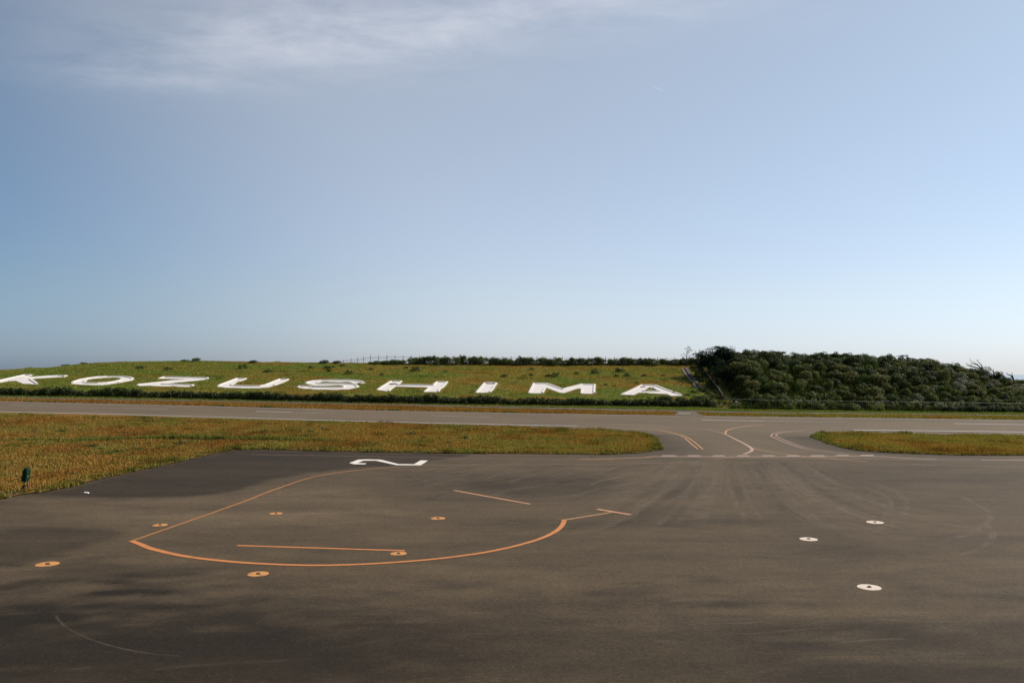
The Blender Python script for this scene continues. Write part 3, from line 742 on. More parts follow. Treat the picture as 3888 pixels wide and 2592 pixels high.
# ------------------------------------------------------------------ hillside letters
def L(s, x0, y0, pts): return [(x0+a*s, y0+b*s) for a, b in pts]
LET = {
'K': (L(.11054,0,1410,[(830,106),(1150,112),(980,165),(770,218),(1100,188),(1700,146),(2000,130),(2330,138),(2200,174),(1850,193),(1500,215),(1150,240),(1075,255),(1320,415),(1210,425),(780,408),(640,345),(520,300),(250,320),(0,372),(-180,405),(-420,400),(0,290)]), None),
'O': (L(.11905,250,1410,[(160,345),(230,315),(400,255),(700,200),(1000,163),(1300,146),(1650,144),(1900,156),(2080,182),(2175,215),(2130,262),(1950,305),(1700,350),(1400,392),(1150,420),(850,416),(500,408),(200,382)]),
      L(.11905,250,1410,[(620,345),(660,290),(700,240),(900,216),(1200,192),(1500,174),(1700,184),(1760,220),(1720,265),(1550,308),(1300,342),(1000,358),(750,358)])),
'Z': (L(.12755,500,1420,[(790,125),(940,76),(1300,80),(1800,92),(2295,103),(2270,142),(1850,188),(1600,214),(1300,240),(1050,272),(930,292),(1300,298),(1870,313),(1800,352),(1600,366),(1200,354),(800,346),(500,330),(250,338),(140,318),(200,296),(700,246),(1200,190),(1500,166),(1710,148),(1650,136),(1300,130),(970,126)]), None),
'U': (L(.13180,800,1425,[(740,78),(1050,83),(980,115),(840,175),(740,185),(740,205),(620,265),(650,283),(800,288),(1200,296),(1400,291),(1560,262),(1770,178),(1980,96),(2260,103),(2180,155),(2050,210),(1850,285),(1640,330),(1380,350),(1000,355),(600,344),(420,342),(340,322),(210,320),(185,290),(250,260),(500,170)]), None),
'S': (L(.12755,1110,1430,[(370,185),(450,145),(600,115),(850,92),(1200,88),(1700,92),(1950,110),(2080,133),(2165,170),(2080,192),(1980,168),(1930,190),(1800,184),(1740,154),(1650,136),(1400,147),(1100,138),(900,136),(800,158),(760,188),(850,197),(1100,195),(1500,196),(1750,205),(1900,228),(1990,280),(1920,317),(1750,344),(1650,364),(1500,360),(1300,374),(1000,371),(700,368),(500,345),(400,348),(180,312),(135,285),(200,269),(520,272),(600,297),(900,302),(1300,309),(1480,303),(1540,275),(1520,252),(1400,240),(1000,249),(850,254),(650,252)]), None),
'H': (L(.13180,1410,1435,[(550,80),(890,83),(860,120),(780,187),(1200,187),(1760,197),(1870,98),(2210,103),(2180,150),(2080,265),(2010,300),(1950,387),(1700,384),(1510,387),(1650,268),(1550,250),(1100,241),(700,230),(610,290),(520,372),(340,352),(150,330),(340,205)]), None),
'I': (L(.21259,1790,1440,[(220,60),(360,51),(465,66),(420,130),(400,170),(345,224),(200,230),(75,230)]), None),
'M': (L(.21259,1790,1440,[(1100,66),(1350,66),(1500,118),(1630,168),(1700,146),(1970,80),(2220,86),(2212,240),(2100,250),(1945,242),(1960,162),(1900,154),(1780,192),(1640,234),(1570,227),(1340,142),(1320,180),(1285,240),(1100,240),(1015,236)]), None),
'A': (L(.17007,2330,1380,[(155,685),(400,578),(615,470),(940,476),(1200,578),(1525,685),(1500,707),(1280,711),(1190,668),(900,658),(600,640),(550,644),(440,691),(250,687)]),
      L(.17007,2330,1380,[(655,608),(740,550),(800,515),(870,540),(990,605)])),
}
LLAB = {'K':'white concrete letter K lying on the slope, cut by the left picture edge','O':'white concrete letter O, a slanting ring on the grass slope between K and Z','Z':'white concrete letter Z with thin strokes on the grass slope between O and U',
 'U':'white concrete letter U on the grass slope between Z and S','S':'white concrete letter S with curled ends on the grass slope between U and H','H':'white concrete letter H with a rusty stain on its left stroke',
 'I':'white concrete letter I, a single bar on the grass slope between H and M','M':'white concrete letter M with a deep middle notch on the grass slope','A':'white concrete letter A with a grass triangle inside, nearest the drain channel'}
LPOLY = []
SLAB = .05; KERB = .17; LIFT = .10
def orient(p):
    a = sum(p[i][0]*p[(i+1) % len(p)][1]-p[(i+1) % len(p)][0]*p[i][1] for i in range(len(p)))
    return p if a > 0 else p[::-1]
for ch in 'KOZUSHIMA':
    op, hp = LET[ch]
    outer = orient(casts(op, LIFT)); hole = orient(casts(hp, LIFT))[::-1] if hp else None
    LPOLY.append((outer, hole))
    cxy = np.mean(np.array(outer), axis=0); base = Vector((cxy[0], cxy[1], Hs(*cxy)))
    t = empty('hillside_letter', base); tag(t, LLAB[ch], 'letter', 'white letters laid out on the hillside')
    # slab: triangulated top following the slope, with edges going down into the turf
    rings = [resample(outer+[outer[0]], .8)[:-1]] + ([resample(hole+[hole[0]], .8)[:-1]] if hole else [])
    pts = []; edges = []
    for rg in rings:
        b = len(pts); pts += [Vector(p) for p in rg]; edges += [(b+i, b+(i+1) % len(rg)) for i in range(len(rg))]
    nb = len(pts)
    bx = [p[0] for p in outer]; by = [p[1] for p in outer]
    X, Y = np.meshgrid(np.arange(min(bx), max(bx), .9), np.arange(min(by), max(by), .9)); X = X.ravel(); Y = Y.ravel()
    k = sdpoly(X, Y, outer) < -.3
    if hole: k &= sdpoly(X, Y, hole) > .3
    pts += [Vector((a, b)) for a, b in zip(X[k], Y[k])]
    vs_, _, fs, *_r = delaunay_2d_cdt(pts, edges, [], 0, 1e-6)
    v = np.array([(p.x, p.y) for p in vs_]); cen = np.array([np.mean([v[i] for i in f], axis=0) for f in fs])
    keep = inpoly(cen[:,0], cen[:,1], outer)
    if hole: keep &= ~inpoly(cen[:,0], cen[:,1], hole)
    F = [tuple(f) for f, q in zip(fs, keep) if q]
    v3 = [(p[0]-base.x, p[1]-base.y, Hs(p[0], p[1])+SLAB-base.z) for p in v]
    mb = MB(); mb.add(v3, F); b0 = 0
    for rg in rings:
        m_ = len(rg)
        top = [(p[0]-base.x, p[1]-base.y, Hs(*p)+SLAB-base.z) for p in rg]; bot = [(p[0]-base.x, p[1]-base.y, Hs(*p)-.15-base.z) for p in rg]
        mb.add(top+bot, [(i, i+m_, (i+1) % m_+m_, (i+1) % m_) for i in range(m_)])
    mb.build('slab', MAT['letter'], t)
    for st_px in {'H': [[(1474,1457),(1483,1454.5),(1497,1454),(1509,1456),(1508,1459.5),(1494,1459),(1489,1461),(1478,1459)]], 'A': [[(2431,1467),(2440,1464.5),(2452,1466),(2447,1470.5),(2440,1469),(2434,1472)], [(2474,1465),(2486,1466.5),(2483,1468.5),(2476,1467.5)]], 'I': [[(1843,1455),(1858,1454.5),(1884,1455.5),(1872,1457.5),(1850,1457.5)]]}.get(ch, []):
        sp = casts(st_px, SLAB+.015); mb = MB(); mb.add([(p[0]-base.x, p[1]-base.y, Hs(*p)+SLAB+.015-base.z) for p in sp], [tuple(range(len(sp)))])
        mb.build('stain', MAT['rust_stain'], t)
    # raised kerb along the uphill and side edges
    for rg in rings:
        m_ = len(rg); P = [np.array(p) for p in rg]
        nr = []
        for i in range(m_):
            d = P[(i+1) % m_]-P[i]; nr.append(np.array((d[1], -d[0]))/(np.hypot(*d)+1e-9))   # outward
        vn = [(nr[i-1]+nr[i])/max(np.hypot(*(nr[i-1]+nr[i])), .35) for i in range(m_)]
        use = [not (nr[i][1] < (.08 if abs(nr[i][0]) < .92 else -.30)) for i in range(m_)]
        st = next((i for i in range(m_) if not use[i]), 0); kb = MB()
        for q0 in range(m_+1):
            i = (st+q0) % m_
            if not use[i] or q0 == m_:
                if len(kb.v) > 8:
                    ko = kb.build('kerb', MAT['kerb'], t); ko.data.materials.append(MAT['kerb_shade'])
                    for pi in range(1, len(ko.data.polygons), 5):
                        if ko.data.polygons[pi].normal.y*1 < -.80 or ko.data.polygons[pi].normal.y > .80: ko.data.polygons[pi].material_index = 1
                kb = MB(); continue
            j = (i+1) % m_; q = []
            for idx in (i, j):
                for off in (-.38, 0.0):
                    p = P[idx]+vn[idx]*off; z = Hs(*p)
                    q += [(p[0]-base.x, p[1]-base.y, z+KERB-base.z), (p[0]-base.x, p[1]-base.y, z-.1-base.z)]
            kb.add(q, [(0,4,6,2), (0,1,5,4), (2,6,7,3), (0,2,3,1), (4,5,7,6)])

# ------------------------------------------------------------------ grass
def tufts(name, x, y, h, w, col, blades, label, zoff=0.0, lean=.5, up=None):
    n = len(x); m = n*blades
    X = np.repeat(x, blades) + rng.normal(0, 1, m)*np.repeat(w, blades)*.7; Y = np.repeat(y, blades) + rng.normal(0, 1, m)*np.repeat(w, blades)*.7
    Z = H(X, Y) + zoff - .02
    th = rng.uniform(0, 2*np.pi, m); hw = np.repeat(w, blades)*rng.uniform(.3, .7, m)
    hh = np.repeat(h, blades)*rng.uniform(.55, 1.15, m); la = rng.uniform(0, 2*np.pi, m); ll = hh*rng.uniform(.1, lean, m)
    a = np.stack([X-np.cos(th)*hw, Y-np.sin(th)*hw, Z], 1); b = np.stack([X+np.cos(th)*hw, Y+np.sin(th)*hw, Z], 1)
    c = np.stack([X+np.cos(la)*ll, Y+np.sin(la)*ll, Z+hh], 1)
    v = np.stack([a, b, c], 1).reshape(-1, 3)
    cb = np.repeat(col, blades, axis=0)*rng.uniform(.72, 1.28, (m, 1))
    cv = np.stack([cb*.9, cb*.9, cb*1.08], 1).reshape(-1, 3)
    o = link(bpy.data.objects.new(name, mesh_np(name, v, np.arange(3*m).reshape(-1, 3), MAT['grass'], {'col': cv})))
    return tag(o, label, kind='stuff')
def scatter(x0, x1, y0, y1, dens):
    n = int((x1-x0)*(y1-y0)*dens); return rng.uniform(x0, x1, n), rng.uniform(y0, y1, n)
def in_view(x, y, m=13): return np.abs(x) < .63*y + m
def grass_island(poly, box, dens, label, near=False):
    x, y = scatter(*box, dens); k = in_view(x, y, 11); x, y = x[k], y[k]
    k = sdpoly(x, y, poly) < (fbm(x*1.4, y*1.4, 137)-.52)*1.3; x, y = x[k], y[k]
    d = segdist(x, y, poly, True); c = col_island(x, y)
    edge = sstep(1.2, .1, d + (fbm(x*.7, y*.7, 131)-.5)*1.2)
    c = lerp(c, GREEN*.85, edge*.6)
    h = .10+.16*fbm(x*.5, y*.8, 121)**1.6 + .05*edge
    tk = sstep(.60, .74, fbm(x*.45+9, y*.40, 127)); h = h*(1+.8*tk); c = lerp(c, c*np.array((.62, .68, .62)), tk*.8)
    tufts('dry_grass', x, y, h, np.full(len(x), .085)+y*.0006, c, 3, label, .05)
grass_island(ISL, (-68, 21, 34, 88), 33, 'dry golden and olive grass covering the left field')
grass_island(RISL, (19, 72, 56, 86), 30, 'dry golden grass covering the right field')
# row of taller darker grass across the left field
row = casts([(-200,1680),(170,1673),(240,1676),(400,1674),(560,1669),(700,1668),(860,1671),(1000,1671),(1150,1676),(1300,1680)])
rx, ry = [], []
for (xa, ya), (xb, yb) in zip(row[:-1], row[1:]):
    n = int(math.hypot(xb-xa, yb-ya)*60); t = rng.uniform(0, 1, n)
    rx.append(xa+(xb-xa)*t + rng.normal(0, .2, n)); ry.append(ya+(yb-ya)*t + rng.normal(0, .28, n))
rx = np.concatenate(rx); ry = np.concatenate(ry)
amp = sstep(-34, -27, rx)*sstep(-10, -24, rx)*.8 + .25
k = rng.uniform(0, 1, len(rx)) < amp + .1; rx, ry, amp = rx[k], ry[k], amp[k]
tufts('tall_grass', rx, ry, .22+.38*amp*fbm(rx*.6, ry*.3, 141), np.full(len(rx), .10), lerp(np.tile(GREEN*.75, (len(rx), 1)), OLIVE, fbm(rx*.3, ry, 151)*.7), 3, 'row of taller darker grass crossing the left field', .05)
# embankment
x, y = scatter(-125, 42, 120, 181, 17); k = in_view(x, y) & (y > foot(x)-.6) & (x-.10*(y-134) < 37.5); x, y = x[k], y[k]
nearl = np.zeros(len(x), bool); soft_ = np.ones(len(x))
for o_, h_ in LPOLY:
    bx = [p[0] for p in o_]; by = [p[1] for p in o_]
    kk = (x > min(bx)-4) & (x < max(bx)+4) & (y > min(by)-4) & (y < max(by)+4)
    ins = inpoly(x[kk], y[kk], o_)
    if h_: ins &= ~inpoly(x[kk], y[kk], h_)
    up = inpoly(x[kk], y[kk]+1.6, o_) | inpoly(x[kk], y[kk]+.8, o_)     # turf just downhill of a slab is short
    dd = segdist(x[kk], y[kk], o_, True)
    if h_: dd = np.minimum(dd, segdist(x[kk], y[kk], h_, True))
    nearl[kk] |= ins | ((dd < .42) & ~up); s_ = soft_[kk]; s_[up] = .55; soft_[kk] = s_
k = ~nearl; x, y, soft_ = x[k], y[k], soft_[k]
h = (.10+.20*fbm(x*.4, y*.4, 161)**1.4)*(1+.9*sstep(.62, .8, fbm(x*.3, y*.35, 171)))*(1+.5*sstep(-50, -95, x))*soft_
tufts('slope_grass', x, y, h, np.full(len(x), .17), col_slope(x, y), 3, 'rough olive green grass covering the lettered embankment')
# strip between runway and embankment
x, y = scatter(-125, 105, 96, 139, 13); k = in_view(x, y) & (y > yfar(x)+.1) & (y < np.where(x > 34, 136.5, foot(x)-.9)); x, y = x[k], y[k]
pn, pf = pinterp(path_n, x), pinterp(path_f, x)
k = ~((y > pn-.1) & (y < pf+.1)) & ~inpoly(x, y, STUB); x, y = x[k], y[k]
tufts('verge_grass', x, y, .16+.22*fbm(x*.5, y*.5, 181)**1.3, np.full(len(x), .15), col_strip(x, y), 3, 'brown and green verge grass along the far runway edge')

# ------------------------------------------------------------------ leafy meshes
def leaf_cloud(name, lobes, n, size, cols, mat, seed, flat_=.0, aspect=.6):
    """n leaf clumps (triangles) on the shells of ellipsoid lobes (cx,cy,cz,rx,ry,rz)"""
    r = np.random.default_rng(seed); lob = np.array(lobes, float)
    area = (lob[:,3]*lob[:,4]*lob[:,5])**(2/3); idx = r.choice(len(lob), n, p=area/area.sum())
    d = r.normal(0, 1, (n, 3)); d /= np.linalg.norm(d, axis=1, keepdims=True); d[:,2] = np.where(d[:,2] < -.35, -d[:,2], d[:,2])
    rad = r.uniform(.72, 1.08, (n, 1))
    p = lob[idx,:3] + d*lob[idx,3:]*rad
    nn = d + r.normal(0, .50, (n, 3)); nn[:,2] += .25; nn /= np.linalg.norm(nn, axis=1, keepdims=True)
    a = np.cross(nn, r.normal(0, 1, (n, 3))); a /= np.linalg.norm(a, axis=1, keepdims=True)+1e-9; b = np.cross(nn, a)
    s = (size*r.uniform(.55, 1.35, n))[:, None]
    v = np.stack([p-a*s*.5*aspect-b*s*.35, p+a*s*.5*aspect-b*s*.35+nn*s*.15, p+a*s*.12*r.normal(0, 1, (n, 1))+b*s*.65], 1).reshape(-1, 3)
    cols = np.array(cols, float); ci = r.uniform(0, 1, n)*(len(cols)-1); i0 = ci.astype(int); i1 = np.minimum(i0+1, len(cols)-1)
    c = cols[i0] + (cols[i1]-cols[i0])*(ci-i0)[:, None]
    c = c*r.uniform(.78, 1.22, (n, 1))
    return mesh_np(name, v, np.arange(3*n).reshape(-1, 3), mat, {'col': np.repeat(c, 3, axis=0)})
def bush_lobes(r, w, h, n):
    L_ = [(0, 0, h*.30, w*.9, w*.9, h*.55), (0, 0, h*.1, w*1.0, w*1.0, h*.3)]
    for i in range(n):
        th = r.uniform(0, 2*math.pi); q = r.uniform(.25, .8)*w
        s = r.uniform(.30, .55)*w
        L_.append((math.cos(th)*q, math.sin(th)*q, h*r.uniform(.35, .75), s, s, s*r.uniform(.55, .85)*h/w))
    return L_
C_DK = [(.015,.028,.007),(.033,.052,.012),(.062,.082,.019)]; C_MID = [(.030,.050,.010),(.065,.092,.016),(.105,.125,.024)]; C_OL = [(.045,.054,.013),(.090,.092,.020),(.135,.125,.032)]; C_SIL = [(.05,.06,.03),(.11,.12,.075),(.22,.22,.16)]
R0 = random.Random(5); BUSH = []
for i in range(12):
    cols = [C_DK, C_DK, C_DK, C_MID, C_DK, C_OL, C_DK, C_MID, C_DK, C_OL, C_SIL, C_MID][i]
    w = R0.uniform(1.0, 1.35); hgt = R0.uniform(1.1, 1.7)
    crown = leaf_cloud('crown', bush_lobes(R0, w, hgt, R0.randint(6, 10)), 2400, .145, cols, MAT['leaf'], 300+i)
    st = MB()
    for k in range(4):
        th = R0.uniform(0, 6.28); st.tube([(0, 0, -.3), (math.cos(th)*.2, math.sin(th)*.2, hgt*.3), (math.cos(th)*w*.5, math.sin(th)*w*.5, hgt*.65)], [.06, .045, .015], 5)
    BUSH.append((crown, st.mesh('stem', MAT['bark'])))
def place_bush(name, v, x, y, s, sz, label, cat, group, sink=.15):
    t = empty(name, (x, y, Hs(x, y)-sink)); t.scale = (s, s*random.uniform(.85, 1.15), sz); t.rotation_euler = (0, 0, random.uniform(0, 6.28))
    tag(t, label, cat, group)
    link(bpy.data.objects.new('crown', BUSH[v][0]), t); link(bpy.data.objects.new('stem', BUSH[v][1]), t)
    return t
# ridge shrubs in front of the wire fence
for k, px in enumerate(np.arange(1440, 2700, 19)):
    py_top = np.interp(px, [1452,1560,1600,1700,1950,2300,2600,2700], [1366,1361,1356,1352,1358,1360,1362,1345])
    yy = RIDGE - 1.5 + random.uniform(-.7, .9); x = float(px2x(px+random.uniform(-8, 8), yy)); z = Hs(x, yy)
    top = CAMZ + (HORIZ-py_top)/FPX*yy; hh = max(.5, top-z)*random.uniform(.92, 1.15)
    place_bush('ridge_shrub', random.choice([3, 7, 11, 3, 7, 5]), x, yy, random.uniform(.8, 1.15), hh*random.uniform(.85, 1.15)/1.55, 'low dense green shrub in the ridge row, above '+('the gap before letter H' if px < 1480 else 'letter H' if px < 1760 else 'letter I' if px < 1980 else 'letter M' if px < 2310 else 'letter A' if px < 2590 else 'the drain channel'), 'shrub', 'shrubs in a row along the ridge', .05)
for px, py in ((700,1372),(745,1368),(960,1372),(1230,1369),(1278,1371),(1410,1368),(320,1380),(250,1390)):
    yy = RIDGE - 1.0; x = float(px2x(px, yy))
    place_bush('ridge_shrub', random.choice([3, 7, 1]), x, yy, random.uniform(.6, 1.0), random.uniform(.35, .55), 'small shrub standing alone on the bare left ridge line', 'shrub', 'small shrubs on the left ridge', .05)
# hedge at the foot of the embankment
hx, hy = [], []
lob = []
r = random.Random(9)
for x in np.arange(-118, 33.5, .55):
    for row_ in range(2):
        xx = x+r.uniform(-.3, .3); yy = float(foot(xx))-1.15+row_*.8+r.uniform(-.25, .25)
        hh = .88+.60*float(vnoise(xx*.30, 3.0, 7))-.10+r.uniform(-.18, .25)
        s = r.uniform(.5, .8); lob.append((xx, yy, Hs(xx, float(foot(xx))-1.5)+hh*.5, s, .5, hh*.62))
hedge_c = [(.012,.020,.007),(.022,.034,.010),(.044,.060,.015),(.075,.080,.022)]
tag(link(bpy.data.objects.new('hedge', leaf_cloud('hedge', lob, 90000, .22, hedge_c, MAT['leaf'], 77))), 'long dark clipped hedge along the foot of the lettered slope', 'hedge')
# weeds on the embankment
WEED = [leaf_cloud('weed', bush_lobes(R0, .5, .45, 4), 130, .17, C_MID if i else C_DK, MAT['leaf'], 500+i) for i in range(3)]
weed_px = [(1280+380,1388),(1640,1389),(1760,1384),(1836,1380),(1890,1385),(1575,1409),(1543,1398),(1412,1404),(1690,1412),(2018,1404),(2015,1426),(1914,1431),(1990,1428),(2080,1430),(2110,1430),(2190,1420),(2262,1417),(2355,1411),(2381,1429),(2445,1428),(2520,1427),(2299,1462),(2335,1467),(2420,1455),(2340,1430),(2466,1510),(2517,1501),(2518,1516),(2390,1507),(1983,1497),(1690,1490),(1480,1500),(530,1400),(540,1398),(1180,1398),(1245,1400),(1250,1413),(1020,1412),(1010,1414),(920,1401),(948,1455),(243,1463),(1265,1395),(1300,1390),(1330,1420),(1450,1425),(830,1440),(640,1405),(2610,1500),(2640,1490),(2690,1510),(2700,1480),(2630,1455),(2670,1450),(2600,1440),(2560,1490)]
for px, py in weed_px:
    x, y = cast(px, py); t = link(bpy.data.objects.new('weed', random.choice(WEED)))
    s = random.uniform(1.0, 2.1)*(.5 if py > 1436 and px < 2595 else 1); t.location = (x, y, Hs(x, y)-.05); t.scale = (s*1.2, s, s*random.uniform(.7, 1.2)); t.rotation_euler = (0, 0, random.uniform(0, 6.3))
    lc = min(((60,'K'),(370,'O'),(645,'Z'),(960,'U'),(1250,'S'),(1560,'H'),(1848,'I'),(2140,'M'),(2470,'A')), key=lambda q: abs(q[0]-px))[1]
    where = ('below letter ' if py > 1480 or (px < 1100 and py > 1455) else 'level with letter ' if py > 1440 else 'above letter ')+lc if px < 2595 else 'right of letter A beside the drain channel'
    tag(t, 'small dark weed clump on the grass slope '+where, 'weed', 'weed clumps scattered on the embankment')
for px, py in ((268,1805),(405,1728),(440,1722),(545,1592),(560,1594),(930,1665),(1000,1661)):
    x, y = cast(px, py); t = link(bpy.data.objects.new('weed', random.choice(WEED)))
    t.location = (x, y, Hs(x, y)); s = .45+y*.005; t.scale = (s*1.5, s, s*.7)
    tag(t, 'small dark weed tuft standing in the left grass field', 'weed', 'weed tufts in the left grass field')
for k in range(26):
    px = random.uniform(0, 2300); py = random.uniform(1600, 1715); x, y = cast(px, py)
    if not inpoly(np.array([x]), np.array([y]), ISL)[0] or segdist(np.array([x]), np.array([y]), ISL, True)[0] < 4: continue
    t = link(bpy.data.objects.new('weed', random.choice(WEED))); t.location = (x, y, Hs(x, y)); t.scale = (random.uniform(.7, 1.5), .7, random.uniform(.35, .7))
    tag(t, 'small dark weed tuft standing in the left grass field', 'weed', 'weed tufts in the left grass field')
# green growth between the drain channel and the slope fence
for k in range(50):
    py = random.uniform(1385, 1530); px = np.interp(py, [1370,1525], [2640,2752]) - random.uniform(6, 60)*np.interp(py, [1370,1530], [.5, 1.3])
    x, y = cast(px, py)
    place_bush('bramble', random.choice([3, 7, 11, 5]), x, y, random.uniform(.35, .7), random.uniform(.25, .5), 'bright green bramble between the drain channel and the slope fence', 'bramble', 'brambles beside the slope fence', .05)
for k in range(16):                                    # hedge's ragged right end
    x = random.uniform(24, 35); y = float(foot(x))-1.2+random.uniform(-.6, 1.5)
    place_bush('bramble', random.choice([0, 1, 3, 7]), x, y, random.uniform(.5, .8), random.uniform(.5, .75), 'dark green bramble at the right end of the hedge', 'bramble', 'brambles at the right end of the hedge', .05)

# ------------------------------------------------------------------ scrub hill
pts_ = []; tries = 0
while len(pts_) < 285 and tries < 60000:
    tries += 1
    y = random.uniform(136.5, 174); x = random.uniform(36, 112)
    if x - .10*(y-134) < 39.8 or x > .64*y+4: continue
    md = 2.35 if y > 145 else 1.9
    if all((x-a)**2+(y-b)**2 > md**2 for a, b in pts_): pts_.append((x, y))
for x, y in pts_:
    low = sstep(150, 140, y); rgt = float(vnoise(x*.07, y*.12, 33))
    if random.random() < float(low)*.6: v = random.choice([3, 5, 7, 9, 10, 11])
    elif x < 60 and y < 150 and random.random() < .75: v = random.choice([3, 5, 7, 9, 11])
    elif x > 76 and y < 152: v = random.choice([3, 5, 7, 9, 11, 10])
    elif rgt > .62: v = random.choice([3, 5, 7, 9, 11])
    else: v = random.choice([0, 1, 2, 4, 6, 8, 0, 1, 2, 4, 6, 8, 5, 10, 3])
    s = random.choice([random.uniform(.9, 1.3), random.uniform(1.2, 1.9)])*(1-.25*float(low)); hz = random.uniform(1.0, 1.75)*(1-.2*float(low))*(1 if y < 160 else .8)
    lab = {10: 'silvery shrub in the dark wind-pruned scrub on the right hill'}.get(v, 'olive green shrub in the wind-pruned scrub on the right hill' if v in (3, 5, 7, 9, 11) else 'dark green shrub in the wind-pruned scrub on the right hill')
    zx = 'beside the slope fence' if x < 46 else 'right of the dark pines' if x < 58 else 'left of the middle' if x < 68 else 'right of the middle' if x < 80 else 'below the open windswept trees' if x < 90 else 'at the right picture edge'
    zy = 'low' if y < 147 else ('halfway up' if y < 161 else 'near the crest')
    lab = lab.replace(' in the wind-pruned scrub on the right hill', '').replace(' in the dark wind-pruned scrub on the right hill', '')+' '+zy+' on the scrub hill '+zx
    place_bush('scrub_shrub', v, x, y, s, hz, lab, 'shrub', {10: 'silvery shrubs on the scrub hill'}.get(v, 'olive shrubs on the scrub hill' if v in (3, 5, 7, 9, 11) else 'dark shrubs on the scrub hill'), .3)
x, y = scatter(36, 112, 135, 176, 16); k = in_view(x, y) & (x-.10*(y-134) > 37.4); x, y = x[k], y[k]
tufts('undergrowth', x, y, .35+.7*fbm(x*.5, y*.5, 191), np.full(len(x), .30), col_scrub(x, y)*.75, 2, 'dark tangled undergrowth covering the scrub hill', 0, 1.2)
# pale reeds along the foot of the scrub hill
def reed_mesh(seed, plume):
    r = np.random.default_rng(seed); n = 150; X = r.normal(0, .34, n); Y = r.normal(0, .34, n); th = r.uniform(0, 6.28, n); hh = r.uniform(.7, 1.5, n); ll = hh*r.uniform(.15, .6, n); la = r.uniform(0, 6.28, n)
    wv = .045
    m_ = np.stack([X+np.cos(la)*ll*.4, Y+np.sin(la)*ll*.4, hh*.75], 1); tp = np.stack([X+np.cos(la)*ll, Y+np.sin(la)*ll, hh*.9], 1)
    a = np.stack([X-np.cos(th)*wv, Y-np.sin(th)*wv, 0*X], 1); b = np.stack([X+np.cos(th)*wv, Y+np.sin(th)*wv, 0*X], 1)
    ml = m_ - np.stack([np.cos(th)*wv, np.sin(th)*wv, 0*X], 1)*.7; mr = m_ + np.stack([np.cos(th)*wv, np.sin(th)*wv, 0*X], 1)*.7
    v = np.stack([a, b, mr, ml, tp], 1).reshape(-1, 3); i = np.arange(n)*5
    f = np.concatenate([np.stack([i, i+1, i+2], 1), np.stack([i, i+2, i+3], 1), np.stack([i+3, i+2, i+4], 1)])
    c = np.array((.085, .10, .030))*r.uniform(.6, 1.5, (n, 1)); c = np.repeat(c, 5, axis=0)
    blades = mesh_np('blades', v, f, MAT['grass'], {'col': c})
    pl = leaf_cloud('plumes', [(r.normal(0, .35), r.normal(0, .35), r.uniform(1.15, 1.6), .08, .08, .2) for k in range(7)], 70, .13, [(.22,.20,.15),(.42,.40,.33)], MAT['plume'], seed+1)
    return blades, pl
REED = [reed_mesh(600+i*3, True) for i in range(3)]
reeds = []
for k in range(54):
    px = random.uniform(2780, 3888); y = random.uniform(134.4, 140.5); x = float(px2x(px, y)); reeds.append((x, y))
for k, (x, y) in enumerate(reeds):
    t = empty('reed_clump', (x, y, Hs(x, y)-.05)); s = random.uniform(.6, 1.05); t.scale = (s*1.3, s*1.3, s*.85); t.rotation_euler = (0, 0, random.uniform(0, 6.3))
    tag(t, 'pale plumed reed clump at the foot of the scrub hill, '+('near the slope fence' if x < 48 else 'midway along the wire fence' if x < 66 else 'towards the dark thicket'), 'reeds', 'reed clumps at the foot of the scrub hill')
    bl, pl = REED[k % 3]; link(bpy.data.objects.new('blades', bl), t); link(bpy.data.objects.new('plumes', pl), t)['kind'] = 'stuff'
for px in np.arange(3590, 3900, 20):                    # the dark thicket behind the right fence
    y = 134.8+random.uniform(-.3, .6); x = float(px2x(px, y))
    place_bush('thicket_shrub', random.choice([0, 2, 4, 6]), x, y, random.uniform(.75, .95), random.uniform(.75, 1.0), 'very dark shrub in the thicket behind the right wire fence', 'shrub', 'dark thicket behind the right fence', .1)

# ------------------------------------------------------------------ trees
def limb_set(mb, base, h, n, spread, r, lean=(0, 0), rad=.12):
    ends = []
    top = (base[0]+lean[0], base[1]+lean[1], base[2]+h)
    mid_ = ((base[0]+top[0])/2+r.uniform(-.1, .1)*h*.3, (base[1]+top[1])/2+r.uniform(-.1, .1)*h*.3, base[2]+h*.5)
    mb.tube([base, mid_, top], [rad, rad*.7, rad*.25], 7); ends.append(top)
    for i in range(n):
        f = r.uniform(.35, .9); th = r.uniform(0, 6.28)
        p = tuple(mid_[q]+(top[q]-mid_[q])*(f-.5)*2 if f > .5 else base[q]+(mid_[q]-base[q])*f*2 for q in range(3))
        l_ = spread*(1.15-f*.6)*r.uniform(.7, 1.1)
        e = (p[0]+math.cos(th)*l_, p[1]+math.sin(th)*l_, p[2]+l_*r.uniform(.15, .55))
        m2 = tuple((p[q]+e[q])/2+r.uniform(-.08, .08)*l_ for q in range(3))
        mb.tube([p, m2, e], [rad*.45*(1.2-f), rad*.3*(1.2-f), .012], 5); ends.append(e)
    return ends
